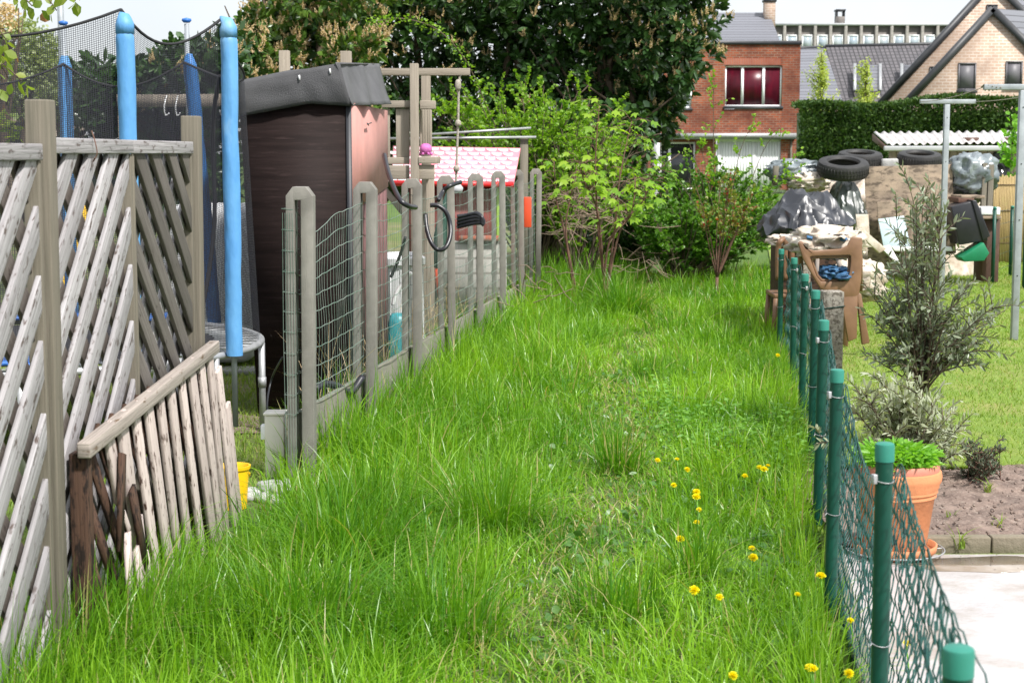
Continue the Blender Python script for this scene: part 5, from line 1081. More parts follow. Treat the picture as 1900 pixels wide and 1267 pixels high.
laurel('tall dark cherry laurel filling the middle of the skyline, glossy leaves and tan blossom spikes', 'laurel_tree',
    [(790, 40, 150, 120, .25), (700, 10, 110, 90, .35), (930, 40, 150, 130, .05), (900, 170, 170, 130, .02), (1060, 20, 150, 110, .12), (1030, 150, 150, 120, .02), (1190, 30, 130, 100, .25), (1280, 10, 70, 80, .3), (1235, 95, 85, 80, .3), (1180, 150, 105, 105, .25), (1195, 205, 65, 75, .2), (1110, 240, 100, 90, .08), (960, 280, 150, 90, .0), (820, 270, 130, 90, 0), (730, 190, 110, 90, 0), (700, 290, 120, 90, 0), (1000, -80, 330, 110, .1), (1250, -60, 100, 80, .3)], 24,
    [(905, 30), (985, -25), (1075, 40), (1140, -10), (800, -20), (1180, -10)], .2, 1.0)
laurel('flowering cherry laurel with dense tan blossom spikes rising behind the shed roof', 'laurel_tree',
    [(600, 60, 100, 80, .85), (540, 20, 80, 70, .8), (655, 105, 70, 60, .8), (510, 110, 70, 70, .6), (470, 60, 40, 60, .4), (610, -20, 130, 60, .6), (600, 190, 140, 90, .1)], 21.5, [(580, 10), (520, -15)], .8, 1.0, .14, mat='laurel_yellowish')
laurel('lower dark laurel bush seen through the trampoline net', 'laurel_bush',
    [(190, 160, 75, 60, .03), (260, 150, 80, 60, .03), (330, 135, 80, 70, .05), (400, 130, 70, 80, .15), (440, 110, 50, 80, .5), (230, 230, 110, 60, 0), (360, 230, 110, 70, 0), (300, 330, 150, 80, 0)], 19, [(260, 0), (380, 0)], .1, 1.5, .13, low=True)
# ------------------------------------------------------------------ leafy shrubs
def twigshrub(name, label, cat, base, tips, mat, nleaf, L, Wd, r0=.02, tw=7, spread=.28, nt_=None, barkm='bark', trunkpt=None, tstart=2.5, arch=.35, shape=(.42, 1, .78, .6), mats2=None):
    """many stems from base to tips, side twigs, leaves along twigs"""
    t = thing(name, base, label, cat); base = Vector(base); b = MB(); LB = []; LD = []
    for tip in tips:
        tip = Vector(tip); b0_ = base+Vector((random.uniform(-1, 1), random.uniform(-1, 1), 0))*.12*(1 if trunkpt is None else .15); s0 = Vector(trunkpt) if trunkpt is not None else b0_
        L_ = (tip-s0).length; mid_ = s0+(tip-s0)*.45+Vector((0, 0, arch*L_*random.uniform(.2, 1)))+Vector((random.uniform(-1, 1), random.uniform(-1, 1), 0))*.08*L_
        pts = bez(s0, mid_, tip, 9); b.tube(pts, [r0*(1-.08*i) if i < 9 else r0*.2 for i in range(10)], 5)
        for k_ in range(tw):
            i_ = random.uniform(tstart, 9); j = min(int(i_), 8); q = pts[j].lerp(pts[j+1], i_-j); d = (pts[j+1]-pts[j]).normalized()
            e = q+(d*.6+Vector((random.uniform(-1, 1), random.uniform(-1, 1), random.uniform(-.4, .9)))).normalized()*spread*random.uniform(.5, 1.2)
            b.tube([q, (q+e)/2+Vector((0, 0, .02)), e], [r0*.25, r0*.18, r0*.08], 4)
            for m_ in range(nleaf):
                f_ = random.uniform(.15, 1.0); p_ = q.lerp(e, f_); dd = (e-q).normalized(); LB.append(p_); LD.append(dd*.7+Vector((random.uniform(-1, 1), random.uniform(-1, 1), random.uniform(-.6, .9))))
    b.build('stems', barkm, t, True); n_ = len(LB); Lh = L*U(.6, 1.25, n_)
    leaf_obj('leaves', mat, t, [tuple(x) for x in LB], [tuple(x) for x in LD], Lh, Lh*Wd, droop=.1, shape=shape); return t
def rtips(n, px0, px1, py0, py1, Y0, Y1, prof=None):
    out_ = []
    while len(out_) < n:
        x, y = random.uniform(px0, px1), random.uniform(py0, py1)
        if prof is None or prof(x, y): out_.append(P(x, y, random.uniform(Y0, Y1)))
    return out_
def hprof(x, y):   # outline of hawthorn mass
    top = np.interp(x, [760, 820, 880, 960, 1030, 1080, 1140, 1200, 1230], [250, 190, 150, 135, 160, 140, 190, 215, 260]); return y > top
twigshrub('hawthorn_bush', 'bright green hawthorn thicket arching above the pink playhouse roof', 'bush', P(1000, 470, 21.3).xy.to_3d(), rtips(125, 790, 1215, 135, 330, 20.2, 22.2, hprof), 'shrub_bright', 26, .050, .42, .014, 9, .32)
twigshrub('hawthorn_bush', 'lower bright green hawthorn growth left of the maple saplings', 'bush', P(1080, 480, 20.5).xy.to_3d(), rtips(34, 980, 1200, 230, 400, 20, 21, None), 'shrub_bright', 16, .045, .42, .012, 8, .28)
# long arching spray reaching up left in front of laurel
sp = spline([P(960, 330, 20.6), P(900, 190, 20.6), P(862, 110, 20.4), P(810, 55, 20.3), P(745, 35, 20.2), P(690, 42, 20.1)], 8); b = MB()
AS = thing('bramble_spray', P(960, 480, 20.6).xy.to_3d(), 'long arching spray of small bright leaves against the dark laurel', 'branch'); b.tube([P(960, 480, 20.6).xy.to_3d()]+sp, .008, 5); b.build('stem', 'bark', AS, True)
LB = []; LD = []
for i_ in range(8, len(sp)):
    for k_ in range(9): LB.append(tuple(sp[i_]+Vector((random.gauss(0, .04), random.gauss(0, .04), random.gauss(0, .04))))); LD.append(tuple(Vector((random.gauss(0, 1), random.gauss(0, 1), random.gauss(.2, .8)))))
leaf_obj('leaves', 'shrub_bright', AS, LB, LD, U(.03, .055, len(LB)), U(.012, .022, len(LB)))
twigshrub('mixed_bush', 'mid green bush in front of the white garage door', 'bush', P(1290, 470, 21.6).xy.to_3d(), rtips(80, 1190, 1450, 285, 420, 20.8, 22.2, lambda x, y: y > np.interp(x, [1180, 1225, 1290, 1330, 1400, 1460], [330, 318, 312, 292, 300, 350])), 'shrub_mid', 24, .05, .4, .012, 8, .26)
twigshrub('mixed_bush', 'low dark green bush filling the gap left of the rose shrub', 'bush', P(1260, 480, 20.4).xy.to_3d(), rtips(100, 1180, 1475, 370, 470, 19.8, 20.9), 'shrub_mid', 24, .05, .42, .010, 7, .24)
twigshrub('mixed_bush', 'shady green bush behind the maple saplings by the grey downpipe', 'bush', P(1190, 470, 22.8).xy.to_3d(), rtips(50, 1130, 1260, 330, 450, 22.2, 23.2), 'laurel', 20, .07, .35, .012, 7, .26)
twigshrub('wild_sapling', 'thin sapling with sparse young leaves rising before the brick house', 'sapling', P(1345, 470, 20.9).xy.to_3d(), [P(1325, 150, 20.9)], 'shrub_bright', 9, .045, .4, .012, 34, .22, arch=.0)
twigshrub('bramble_canes', 'arching thin canes with small leaves crossing the white garage door', 'branch', P(1340, 440, 20.6).xy.to_3d(), [P(1270, 245, 20.6), P(1200, 270, 20.5), P(1440, 250, 20.6), P(1480, 290, 20.5), P(1400, 235, 20.7), P(1465, 330, 20.4), P(1300, 270, 20.5), P(1492, 300, 20.6)], 'shrub_bright', 9, .045, .42, .008, 11, .18, arch=.5)
twigshrub('rose_shrub', 'upright rose shrub with reddish young leaves and bare brown stems', 'shrub', Vector((P(1330, 540, 18.6).x, 18.6, 0)), rtips(15, 1285, 1410, 320, 420, 18.2, 19.0), 'rose', 11, .042, .42, .010, 8, .17, barkm='bark_red', arch=.10, trunkpt=(P(1330, 540, 18.6).x, 18.6, .25), tstart=4.5)
b = MB(); b.tube([(P(1330, 540, 18.6).x, 18.6, 0), (P(1330, 540, 18.6).x, 18.6, .26)], .02, 6); b.build('base_stem', 'bark_red', COL.objects['rose_shrub'])
# maple saplings with lobed leaves
def maple_leaf_obj(t, pts):
    V = []; loops = []; sizes = []; rn = []
    ang = [-150, -115, -95, -62, -38, -16, 0, 16, 38, 62, 95, 115, 150]; rad = [.45, .62, .40, .80, .46, .62, 1.0, .62, .46, .80, .40, .62, .45]
    for p, d, L, nrm_ in pts:
        d = d.normalized(); s = d.cross(nrm_).normalized(); up_ = s.cross(d); i0 = len(V); V.append(p+d*L*.28)
        for a, r_ in zip(ang, rad):
            a_ = R(a); q = p+d*L*.28+(d*math.cos(a_)+s*math.sin(a_))*r_*L*.72; q = q+Vector((0, 0, -.22*r_*r_*L))+up_*.05*L*math.sin(a_*5); V.append(q)
        r = random.random()
        for k_ in range(12): loops += [i0, i0+1+k_, i0+2+k_]; sizes.append(3); rn.append(r)
        V.append(p); loops += [i0, i0+13, i0+14, i0+1]; sizes.append(4); rn.append(r)
    return npmesh('leaves', [tuple(v) for v in V], loops, sizes, 'maple', t, rn)
def maple(label, bpx, Y, stems, nl, L):
    base = Vector((P(bpx, 500, Y).x, Y, 0)); t = thing('maple_sapling', base, label, 'sapling'); b = MB(); pl = []
    for st in stems:
        pts = spline([base+Vector((random.uniform(-.03, .03), 0, 0))]+[P(x, y, Y+dy) for x, y, dy in st], 6); m_ = len(pts); b.tube(pts, [.016*(1-.75*i/m_) for i in range(m_)], 6)
        for i_ in range(int(m_*.5), m_, 1):
            for k_ in range(nl):
                d = Vector((random.uniform(-1, 1), random.uniform(-1, .7), random.uniform(-.25, .35))).normalized(); q = pts[i_]+d*random.uniform(.05, .26)+Vector((0, 0, random.uniform(-.05, .1))); b.tube([pts[i_], (pts[i_]+q)/2+Vector((0, 0, .03)), q], .0035, 4)
                pl.append((q, Vector((d.x, d.y, -.35)), L*random.uniform(.6, 1.15), Vector((random.uniform(-.5, .5), random.uniform(-.9, .1), 1))))
    b.build('stems', 'bark_red', t, True); maple_leaf_obj(t, pl); return t
maple('tallest maple sapling with large pale lobed leaves in the middle of the passage', 1122, 17.4, [[(1110, 420, 0), (1105, 300, 0), (1112, 195, 0)], [(1140, 430, .1), (1150, 330, .1), (1172, 225, .2)], [(1130, 450, -.2), (1170, 400, -.2), (1180, 330, -.1)], [(1110, 400, -.2), (1085, 340, -.3), (1075, 300, -.3)], [(1150, 430, .2), (1195, 370, .2), (1205, 320, .2)]], 3, .125)
maple('short maple sapling with pale lobed leaves close to the last concrete posts', 1072, 18.6, [[(1045, 420, 0), (1032, 370, 0), (1028, 300, 0)], [(1050, 430, -.1), (1060, 360, -.1), (1070, 310, 0)]], 2, .12)
# ------------------------------------------------------------------ dry twigs heap
def twigheap(label, pts, n, L, zs, cat='twigs'):
    b = MB()
    for _ in range(n):
        c = random.choice(pts)+Vector((random.gauss(0, .28), random.gauss(0, .25), abs(random.gauss(0, zs)))); d = Vector((random.gauss(0, 1), random.gauss(0, .5), random.gauss(0, .6))).normalized()*L*random.uniform(.4, 1)
        b.tube([c-d*.5, c+Vector((0, 0, random.uniform(-.04, .06))), c+d*.5], [.004, .005, .002], 4, False)
    return tag(b.build('dry_twigs', 'twig_dry'), label, cat, kind='stuff')
twigheap('tangle of dry pale stems behind the maple saplings', [P(1060, 400, 19.6), P(1085, 430, 19.5), P(1110, 410, 19.8), P(1050, 440, 19.3), P(1040, 370, 19.8), P(1095, 380, 19.9)], 100, .6, .1)
twigheap('heap of dry cut twigs at the end of the grassy passage', [P(1195, 480, 20.3), P(1225, 470, 20.5), P(1180, 500, 19.6), P(1210, 500, 19.4), P(1260, 470, 20.4)], 45, .45, .03)
twigheap('dry stalks along the foot of the far fence posts', [Vector((XL(y)+.15, y, .3)) for y in (15.5, 16.3, 17.5, 18.6)], 25, .4, .10)
# dark fence/ivy backdrop under the laurel
b = MB(); n_ = 2600; x = U(P(1000, 0, 23.5).x, P(1210, 0, 23.5).x, n_); B = np.stack([x, U(23, 23.8, n_), U(.2, 2.4, n_)], 1)
IV = thing('ivy_bank', P(1100, 480, 23.5).xy.to_3d(), 'dark ivy covered bank in the shade under the laurel', 'ivy'); leaf_obj('leaves', 'laurel', IV, B, rng.normal(size=(n_, 3)), U(.08, .14, n_), U(.03, .05, n_)); b.box(B[:, 0].min(), B[:, 0].max(), 23.9, 24.1, 0, 2.2); b.build('fence', 'wood_brown', IV)
b = MB(); q = P(1216, 300, 24.5); b.tube([(q.x, 24.5, 0), (q.x, 24.5, P(0, 265, 24.5).z)], .07, 10); tag(b.build('grey_pipe', 'pvc_grey', None, True), 'grey upright pipe beside the laurel edge left of the brick house', 'pipe')
# ------------------------------------------------------------------ olive tree and companions
OY = 8.95; ob = Vector((P(1703, 700, OY).x, OY, 0)); 
def foliage_twigs(root, mat, pts_list, n_per, L, Wd, nm='leaves', ang=.75):
    LB = []; LD = []; RR = []
    for pts in pts_list:
        tot = len(pts)-1; rr = random.random()
        for k_ in range(n_per):
            f_ = (k_+.5)/n_per*tot; j = min(int(f_), tot-1); q = pts[j].lerp(pts[j+1], f_-j); d = (pts[j+1]-pts[j]).normalized(); s = d.cross(Vector((math.cos(k_*1.57+rr*6), math.sin(k_*1.57+rr*6), .2))).normalized()
            LB.append(tuple(q)); LD.append(tuple(d*(1-ang*.45)+s*ang*random.choice((-1, 1))*random.uniform(.6, 1.1)+Vector((0, 0, random.uniform(-.1, .25))))); RR.append(min(1, max(0, .5*rr+.5*random.random())))
    Lh = L*U(.65, 1.2, len(LB)); return leaf_obj(nm, mat, root, LB, LD, Lh, Lh*Wd, rnd=np.array(RR), shape=(.35, 1, .72, .8), fold=.3)
def twiggy(name, label, cat, base, fork, tips, nside, sidelen, mat, n_per, L, Wd, r0, bk='bark', up=.6):
    t = thing(name, base, label, cat); b = MB(); tw = []
    if fork is not None: tp_ = limb(b, base, fork, r0, r0*.7, .05, 8, 9)
    for tip in tips:
        s0 = Vector(fork)+Vector((random.uniform(-.03, .03), random.uniform(-.03, .03), random.uniform(-.12, .05))) if fork is not None else Vector(base)+Vector((random.uniform(-1, 1), random.uniform(-1, 1), 0))*.1
        L_ = (Vector(tip)-s0).length; mid_ = s0.lerp(Vector(tip), .45)+Vector((random.uniform(-1, 1)*.08, random.uniform(-1, 1)*.08, .12))*L_; pts = bez(s0, mid_, tip, 9); b.tube(pts, [r0*.42*(1-.09*i) for i in range(10)], 5); tw.append(pts[4:])
        for k_ in range(nside):
            j = random.randint(2, 8); q = pts[j]; d = (pts[j+1]-pts[j]).normalized(); e = q+(d*.5+Vector((random.uniform(-1, 1), random.uniform(-1, 1), random.uniform(-.3, 1)*up))).normalized()*sidelen*random.uniform(.4, 1.1)
            p2 = bez(q, (q+e)/2+Vector((0, 0, .1*sidelen)), e, 4); b.tube(p2, [.0035, .003, .0025, .002, .0012], 4); tw.append(p2)
    b.build('stems', bk, t, True); foliage_twigs(t, mat, tw, n_per, L, Wd); return t
def oprof(x, y): 
    t = (y-330)/400.; w = np.interp(y, [310, 360, 420, 500, 570, 640, 720], [12, 28, 68, 115, 150, 138, 62]); return abs(x-1722) < w
otips = rtips(50, 1580, 1870, 345, 700, OY-.35, OY+.35, oprof)+[P(1678, 312, OY), P(1722, 325, OY), P(1700, 360, OY+.1), P(1862, 560, OY), P(1840, 590, OY), P(1600, 520, OY), P(1595, 570, OY-.1), P(1660, 370, OY), P(1755, 385, OY)]
twiggy('olive_tree', 'young grey green olive tree standing in front of the lawn right of the fence', 'tree', ob, P(1712, 690, OY), otips, 5, .22, 'olive', 11, .052, .14, .017)
sb = Gd(1690, 880, 0)
stips = rtips(70, 1575, 1800, 650, 850, 7.9, 8.6, lambda x, y: y > np.interp(x, [1570, 1620, 1700, 1760, 1810], [700, 670, 700, 690, 780]))
twiggy('silver_shrub', 'silvery grey leaved low shrub under the olive tree behind the pot', 'shrub', Vector((P(1700, 850, 8.2).x, 8.2, 0)), None, stips, 5, .12, 'silver_shrub', 11, .05, .13, .012)
stips = rtips(26, 1780, 1860, 810, 880, 7.8, 8.4)
twiggy('heather_shrub', 'small dull brown and green clipped shrub at the edge of the soil bed', 'shrub', Vector((P(1825, 890, 8.1).x, 8.1, 0)), None, stips, 6, .07, 'conifer', 12, .022, .16, .006, 'bark_red')
twiggy('silver_sprig', 'silvery leafed sprig poking through the mesh near the third green post', 'sprig', P(1545, 815, 6.35), None, [P(1518, 800, 6.3), P(1520, 825, 6.3)], 1, .05, 'silver_shrub', 6, .035, .14, .005)
def tuft(name, c, n, h, mat, label, spread=.05, lean=(.2, .8), w=.006, group=None):
    a = U(0, 6.283, n); B = np.stack([c[0]+U(-1, 1, n)*spread, c[1]+U(-1, 1, n)*spread, np.full(n, c[2] if len(c) > 2 else 0)], 1); return tag(blades(name, mat, B, h*U(.5, 1.1, n), U(lean[0], lean[1], n), a, np.full(n, w)), label, 'grass', group)
for (px, py, n, h, lb) in ((1782, 1026, 16, .13, 'grass tuft growing from the joint of the terrace edging'), (1832, 920, 14, .10, 'small grass tuft on the soil bed, nearest the brown shrub'), (1765, 970, 8, .06, 'tiny grass tuft at the left of the soil bed'), (1850, 985, 9, .07, 'thin grass tuft at the front of the soil bed')):
    q = Gd(px, py, 0); tuft('grass_tuft', (q.x, q.y, .02), n, h, 'grass_lawn', lb, .02, (.3, 1.1), .007)
twiggy('tall_weed', 'green leafy weed clump at the upper right, right of the clothes pole', 'plant', P(1880, 230, 30).xy.to_3d(), None, [P(1872, 208, 30), P(1885, 200, 30), P(1878, 215, 30), P(1890, 212, 30), P(1868, 205, 30)], 6, .25, 'herb', 10, .12, .3, .012) if True else None
# pale small trees behind the hedge
for (px, pt, w, lb) in ((1524, 92, 22, 'slim pale yellow green young tree behind the hedge, nearer the brick house'), (1606, 110, 24, 'slim pale yellow green young tree behind the hedge in front of the dormer')):
    Y = 52; base = Vector((P(px, 300, Y).x, Y, 0)); tips = [P(px+random.gauss(0, w*.55)*(.35+(y-pt)/90), y, Y+random.uniform(-.3, .3)) for y in [random.uniform(pt+6, 196) for _ in range(44)]]+[P(px, pt, Y)]
    t = thing('young_tree', base, lb, 'tree', 'young trees behind the hedge'); b = MB(); b.tube([base, P(px, pt+8, Y)], [.05, .012], 6); LB = []; LD = []
    for q in tips:
        s0 = Vector((base.x+(q.x-base.x)*.1, Y, q.z-.45)); b.tube([s0, q], [.014, .005], 4)
        for k_ in range(34): f_ = random.uniform(.15, 1.05); LB.append(tuple(s0.lerp(q, f_)+Vector((random.gauss(0, .07), random.gauss(0, .07), random.gauss(0, .07))))); LD.append((random.gauss(0, 1), random.gauss(0, 1), random.gauss(0, .8)))
    b.build('trunk', 'bark', t, True); leaf_obj('crown', 'pale_tree', t, LB, LD, U(.05, .10, len(LB)), U(.02, .035, len(LB)))
# ------------------------------------------------------------------ far left background
def fartree(px, pyb, py, rx, ry, Y, mat, label, n=3500, L=.12, name='tree', gaps=-.1):
    base = Vector((P(px, 300, Y).x, Y, 0)); t = thing(name, base, label, 'tree'); c = P(px, py, Y); r_ = (S(rx, Y), S(rx, Y)*.7, S(ry, Y)); p, v = ell(n, c, r_, .45)
    keep = np.array([N3(a[0]*1.2, a[2]*1.2, a[1]*1.2) for a in p]) > gaps; p = p[keep]; leaf_obj('crown', mat, t, p, rng.normal(size=p.shape), U(.6, 1.2, len(p))*L, U(.6, 1.2, len(p))*L*.35)
    b = MB(); top = c; pts = limb(b, base, c, .12, .05, .04, 8, 7)
    for k_ in range(16): q = pts[random.randint(4, 8)]; limb(b, q, Vector(c)+Vector((random.uniform(-1, 1)*r_[0]*.9, random.uniform(-1, 1)*r_[1], random.uniform(-.7, .9)*r_[2])), .035, .008, .1, 5, 4)
    b.build('trunk', 'bark', t, True); return t
fartree(45, 0, 130, 75, 95, 40, 'far_tree', 'pale spring tree beyond the trampoline at the far left', 7500, .12)
fartree(10, 0, 60, 40, 50, 30, 'blossom', 'tree with pinkish blossom at the upper left edge', 2600, .07, 'blossom_tree', 0)
fartree(110, 0, 190, 50, 40, 30, 'far_tree', 'yellowish shrub tree behind the trampoline left of the laurel', 3500, .09)
LH = thing('grey_house', P(0, 300, 55), 'house with a pale grey slate roof seen through the net at far left', 'house')
a, c = P(-160, 190, 52), P(52, 190, 52); z1_ = P(0, 105, 56).z; b = MB(); b.quad((a.x, 52, a.z), (c.x, 52, a.z), (c.x-.9, 56, z1_), (a.x, 56, z1_)); b.build('roof', 'tile_slate', LH); b = MB(); b.box(a.x, c.x-.3, 52.3, 60, 0, a.z-.05); b.build('wall', 'brick_beige', LH)
b = MB(); b.quad((c.x, 60.2, a.z), (a.x, 60.2, a.z), (a.x, 56, z1_), (c.x-.9, 56, z1_)); b.build('rear_roof', 'tile_slate', LH); b = MB(); b.box(P(5, 0, 52).x, P(40, 0, 52).x, 52.2, 52.29, 1.7, 2.7); b.build('window', 'glass_dark', LH)
# roof behind the laurel (glimpse at px 490, y 60)
fartree(-60, 0, 250, 90, 60, 14, 'near_leaf', 'dark leafy bush beyond the left picture edge behind the fence', 1500, .08)
# overhanging branches top left (tree stands outside the frame)
OT = thing('overhanging_tree', Vector((-3.6, 7.6, 0)), 'fresh leafed branches hanging in at the upper left corner', 'tree'); b = MB(); limb(b, (-3.6, 7.6, 0), (-3.4, 7.6, 2.9), .1, .06, .03); tw = []
for (x0_, y0_, x1_, y1_) in ((-40, -60, 60, 12), (20, -70, 105, 20), (-60, 0, 12, 75), (-50, 60, 15, 145), (60, -80, 140, 2), (-60, 90, 40, 150), (-80, 120, 20, 60)):
    p0_, p1_ = P(x0_, y0_, 7.5), P(x1_, y1_, 7.4); limb(b, (-3.4, 7.6, 2.85), p0_, .02, .008, .1); pts = bez(p0_, (p0_+p1_)/2+Vector((0, 0, .05)), p1_, 6); b.tube(pts, .003, 4); tw.append(pts)
b.build('branches', 'bark', OT, True)
LB = []; LD = []
for pts in tw:
    for k_ in range(17): q = pts[random.randint(1, 6)]+Vector((random.gauss(0, .035), random.gauss(0, .03), random.gauss(-.02, .03))); LB.append(tuple(q)); LD.append((random.gauss(0, .6), random.gauss(0, .6), -.9+random.gauss(0, .4)))
leaf_obj('leaves', 'near_leaf', OT, LB, LD, U(.04, .075, len(LB)), U(.014, .026, len(LB)))
# ------------------------------------------------------------------ grass of the passage
def gheight(x, y):
    l = XL(y) if y > 7.8 else -1.4; w = (x-l)/(XR(y)-l); h = .22+.17*max(0, 1-w*1.9)-(.07 if y < 6.6 and x < -1.05 else 0)+.07*max(0, (w-.62))+(.10 if y > 8.3 or y < 6.4 else -.12)*math.exp(-((w-.03)/.12)**2)
    if y > 16.5: h += .10*min(1, (y-16.5)/3)
    h += .11*N3(x*1.5, y*1.1, 1)+.09*N3(x*3.1, y*2.7, 6)
    h *= 1-.8*path_strength(x, y)
    if .62 < w and 6.0 < y < 7.6: h *= .8
    if w > .55 and y < 7: h *= .85
    return max(h, .05)
B = []; Hh = []; Ln = []; An = []; Wd = []; Rn = []
def addtuft(cx, cy, n, h, spread, lean0=.25, lean1=1.0, w=.0048, col=None, arch=.15):
    col = random.random() if col is None else col
    for _ in range(n):
        a = random.random()*6.283; r_ = spread*math.sqrt(random.random()); x, y = cx+r_*math.cos(a), cy+r_*math.sin(a)
        B.append((x, y, 0)); Hh.append(h*random.uniform(.45, 1.12)); big = random.random() < arch; Ln.append(random.uniform(.9, 1.5) if big else random.uniform(.05, lean0+(lean1-lean0)*random.random()*r_/spread)); An.append(a+random.gauss(0, .6)); Wd.append(w*random.uniform(.6, 1.3)); Rn.append(min(.92, max(0, .55*col+.42*random.random())) if random.random() > .035+.12*path_strength(x, y) else .97)
y = 3.7
def rows():
    y = 3.5
    while y < 22.5:
        l = (XL(y)-.05 if y > 7.9 else (-1.14+.12*(y-6.5)/1.4 if y > 6.5 else -1.62)); r_ = XR(y)-.02
        step = .075+.006*(y-3.5)
        yield y, l, r_, step
        y += step
for y, l, r_, step in rows():
    x = l
    while x < r_:
        jx, jy = x+random.uniform(-.5, .5)*step, y+random.uniform(-.5, .5)*step; h = gheight(jx, jy); ps = path_strength(jx, jy)
        if abs((jx-CX*0)/jy) < .42 and random.random() > .30*ps*(N3(jx*2.2, jy*2.2, 8)*.9+.75):
            nb = int(15*(1-.45*ps)); g = .45+1.1*N3(jx*1.1, jy*.8, 4)+.45*N3(jx*3, jy*2.4, 2)+.25*ps
            addtuft(jx, jy, nb, h*random.uniform(.75, 1.15), step*.95, .4, 1.2, .0066+.0003*(jy-3.5), min(1, max(0, g)), .26)
        x += step
# distinct dense tussocks
for (px, py, h, n, s) in ((915, 985, .40, 420, .11), (1150, 880, .30, 260, .08), (1140, 1150, .24, 260, .10), (640, 1050, .42, 420, .13), (700, 960, .36, 300, .12), (1160, 590, .50, 520, .15), (1125, 570, .46, 420, .15), (1060, 600, .28, 240, .13), (560, 1180, .42, 420, .14), (830, 1190, .34, 300, .11), (610, 860, .34, 260, .10), (240, 1200, .42, 420, .16), (60, 1240, .4, 400, .16), (1290, 1090, .36, 150, .05), (960, 540, .3, 240, .15), (640, 800, .3, 220, .09), (1250, 620, .3, 200, .16), (1000, 690, .24, 180, .12), (1190, 700, .22, 160, .10), (1330, 640, .28, 200, .16), (1400, 560, .34, 200, .2)):
    q = Gd(px, py, 0); addtuft(q.x, q.y, n, h*random.uniform(.95, 1.25), s*1.7, .35, 1.3, .0055+.0002*q.y, random.choice((.0, .05, .2)), .3)
# fringe along posts and inside the trellis foot
for _ in range(120):
    y = random.uniform(4.0, 6.4); addtuft(-1.36-.1*random.random(), y, 12, random.uniform(.22, .42), .05, .3, 1.0, .005, None, .25)
for _ in range(170):
    y = random.uniform(3.2, 15); addtuft(fx(y)-.03-.1*random.random(), y, 9, random.uniform(.16, .34), .05, .2, .7, .0045, .75, .1)
nu = 70000; yy = 3.6+19*U(0, 1, nu)**1.35; uu = rng.random(nu); 
for a_, b_ in zip(yy, uu):
    l_ = XL(a_)-.05 if a_ > 7.9 else (-1.14+.12*(a_-6.5)/1.4 if a_ > 6.5 else -1.55); x_ = l_+(XR(a_)-.02-l_)*b_
    if abs(x_/a_) > .36 or random.random() < .75*path_strength(x_, a_)*(.55+1.3*N3(x_*2.5, a_*2, 5)): continue
    g_ = .5+.9*N3(x_*1.5, a_*1.2, 14); B.append((x_, a_, 0)); Hh.append(random.uniform(.05, .13)); Ln.append(random.uniform(.3, 1.5)); An.append(random.random()*6.283); Wd.append(.0052+.0003*a_); Rn.append(min(.92, max(.1, g_+random.uniform(-.2, .3))) if random.random() > (.05+.2*path_strength(x_, a_)) else .97)
blades('grass', 'grass', np.array(B, float), np.array(Hh), np.array(Ln), np.array(An), np.array(Wd), rnd=np.array(Rn)); tag(COL.objects['grass'], 'long bright green grass filling the passage between the fences', 'grass', kind='stuff')
# lawn blades
def lawn(name, n, x0f, x1f, y0, y1, h, label, w=.006):
    y = np.sqrt(U(y0**2*.3+0, y1**2, n)); y = np.clip(y, y0, y1); u = rng.random(n); x = np.array([x0f(a)+(x1f(a)-x0f(a))*b_ for a, b_ in zip(y, u)]); k = np.array([N3(a*2, b_*2, 3) for a, b_ in zip(x, y)])
    B_ = np.stack([x, y, 0*x], 1); return tag(blades(name, 'grass_lawn', B_, h*(1+.5*k)*U(.6, 1.2, n), U(.2, 1.3, n), U(0, 6.283, n), w*(.5+y*.05)), label, 'grass', kind='stuff')
lawn('lawn_grass', 110000, lambda y: XR(y)+.12, lambda y: y*.42+.5, yb1, 26, .035, 'short mown lawn on the right side of the green fence')
lawn('left_grass', 30000, lambda y: -y*.34, lambda y: (XL(y)-.15 if y > 7.8 else -1.55), 5.0, 13.5, .07, 'rough grass of the garden under the trampoline')
# ------------------------------------------------------------------ nettles, docks, dandelions, clover
n_ = 2600; cc = [Gd(px, py, 0) for px, py in ((1370, 860), (1330, 830), (1420, 850), (1460, 870), (1290, 840), (1400, 820), (1250, 800), (1450, 820), (1230, 760))]
c_ = np.array([tuple(cc[i]) for i in rng.integers(0, len(cc), n_)])+rng.normal(size=(n_, 3))*np.array([.12, .28, 0]); c_[:, 2] = U(.03, .22, n_)*(.6+.5*np.sin(c_[:, 0]*9)*np.sin(c_[:, 1]*7)); c_[:, 2] = np.abs(c_[:, 2])+.02
NT = leaf_obj('nettles', 'nettle', None, c_, np.concatenate([rng.normal(size=(n_, 2)), U(-.5, .2, (n_, 1))], 1), U(.02, .042, n_), U(.006, .013, n_), shape=(.3, 1, .65, .6)); tag(NT, 'patch of low dark green nettles by the green fence', 'nettles', kind='stuff')
n_ = 1300; ps_ = U(5.0, 12, n_); c_ = np.stack([U(-.5, 1, n_)*.9+.5, ps_, U(.01, .06, n_)], 1); c_ = c_[c_[:, 0] < np.array([XR(a)-.05 for a in c_[:, 1]])]
tag(leaf_obj('ground_weeds', 'dock', None, c_, np.concatenate([rng.normal(size=(len(c_), 2)), U(-.1, .5, (len(c_), 1))], 1), U(.02, .05, len(c_)), U(.008, .02, len(c_)), shape=(.4, 1, .8, .7)), 'small broad leaved weeds and clover between the grass', 'weeds', kind='stuff')
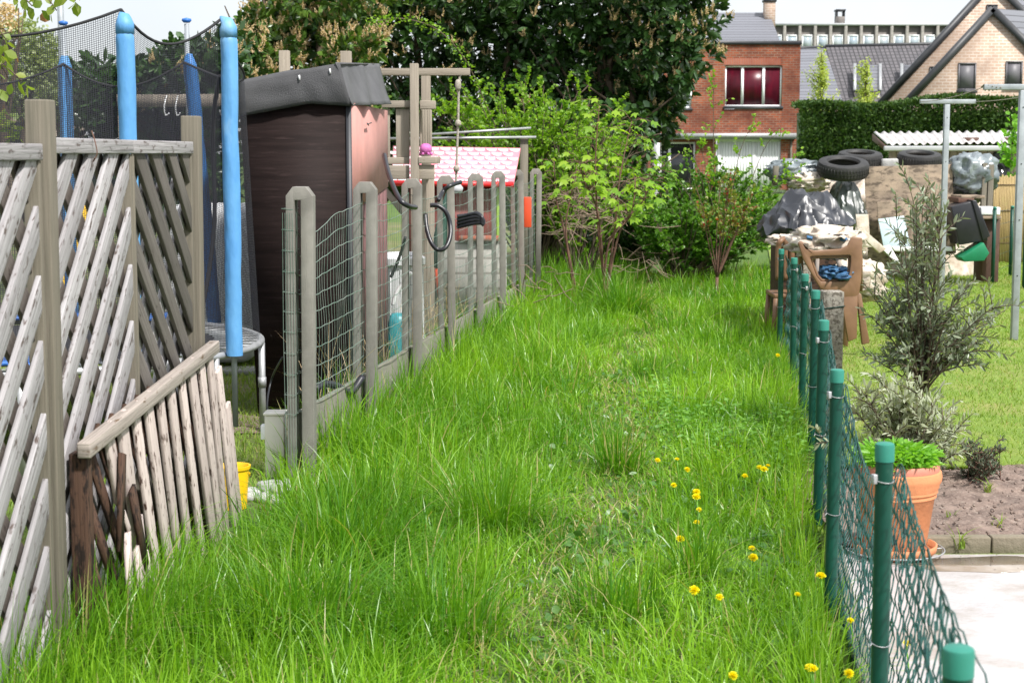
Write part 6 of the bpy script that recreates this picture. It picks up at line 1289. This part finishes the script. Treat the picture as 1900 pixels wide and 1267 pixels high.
for i_, (px, py) in enumerate(((1400, 1075), (1440, 1050), (1380, 1010), (1350, 1120), (1470, 1000), (1430, 1120), (1500, 1170), (1450, 1190))):
    q = Gd(px, py, .01); n = 9; a = np.linspace(0, 6.0, n)+random.random(); B_ = np.tile(np.array(tuple(q)), (n, 1)); D_ = np.stack([np.cos(a), np.sin(a), U(.3, .8, n)], 1)
    tag(leaf_obj('dock_plant', 'dock', None, B_, D_, U(.10, .19, n), U(.016, .03, n), np.tile([0, 0, 1.], (n, 1)), droop=.35, shape=(.45, 1, .8, .8)), 'broad leaved dock rosette low in the grass near the right fence', 'weed', 'dock rosettes in the grass')
def dandelion(px, py, r_, z):
    q = P(px, py, 1); Y = (H-z)/(H-q.z); q = P(px, py, Y); t = thing('dandelion', (q.x, q.y, 0), 'yellow dandelion flower standing open in the grass', 'dandelion', 'yellow dandelions in the grass')
    b = MB(); b.tube([(q.x, q.y, 0), (q.x+.01, q.y, z*.6), (q.x, q.y, z-.008)], .0024, 5); b.build('stem', 'herb', t)
    n = 90; k = np.arange(n)/n; a = np.arange(n)*2.4; D_ = np.stack([np.cos(a)*(1-.75*k), np.sin(a)*(1-.75*k), .12+.9*k], 1); tl = random.uniform(.2, .9); D_ = np.stack([D_[:, 0]+random.uniform(-.2, .2)*D_[:, 2], D_[:, 1]*math.cos(tl)-D_[:, 2]*math.sin(tl), D_[:, 1]*math.sin(tl)+D_[:, 2]*math.cos(tl)], 1); B_ = np.tile(np.array([q.x, q.y, z-.006]), (n, 1)); leaf_obj('flower_head', 'petal', t, B_, D_, r_*(1-.3*k), np.full(n, r_*.13), shape=(.5, .8, .95, .9), fold=.05)
    return t
for (px, py) in ((1220, 852), (1256, 850), (1275, 869), (1250, 898), (1292, 911), (1292, 920), (1297, 943), (1293, 967), (1262, 998), (1410, 866), (1418, 869), (1382, 881), (1425, 862), (1395, 1015), (1397, 1032), (1288, 1092), (1523, 1066), (1480, 1100), (1578, 1148), (1335, 1105), (1503, 1236), (1575, 1246), (1360, 1250), (1443, 658), (1682, 1190), (1508, 1237)):
    dandelion(px, py, random.choice((.013, .016, .018, .020, .021)), random.uniform(.15, .25))
b = MB()
for _ in range(160):
    y = random.uniform(5, 14); x = -.38+.105*y+random.gauss(0, .22); L_ = random.uniform(.02, .09); a = random.random()*3.14; b.tube([(x, y, .015), (x+L_*math.cos(a), y+L_*math.sin(a), .02)], .0018, 4)
tag(b.build('straw', 'twig_dry'), 'bits of dry straw lying on the trodden path', 'straw', kind='stuff')
# dry grass stalks behind mesh
ds = []
for _ in range(160):
    y = random.uniform(9.2, 14.5); ds.append((XL(y)-.08-.2*random.random(), y, .15))
ds = np.array(ds); tag(blades('dry_stalks', 'blossom', ds, U(.3, .75, len(ds)), U(.2, 1, len(ds)), U(0, 6.28, len(ds)), np.full(len(ds), .005)), 'dry straw coloured stalks and grass behind the wire mesh', 'dry grass', kind='stuff')
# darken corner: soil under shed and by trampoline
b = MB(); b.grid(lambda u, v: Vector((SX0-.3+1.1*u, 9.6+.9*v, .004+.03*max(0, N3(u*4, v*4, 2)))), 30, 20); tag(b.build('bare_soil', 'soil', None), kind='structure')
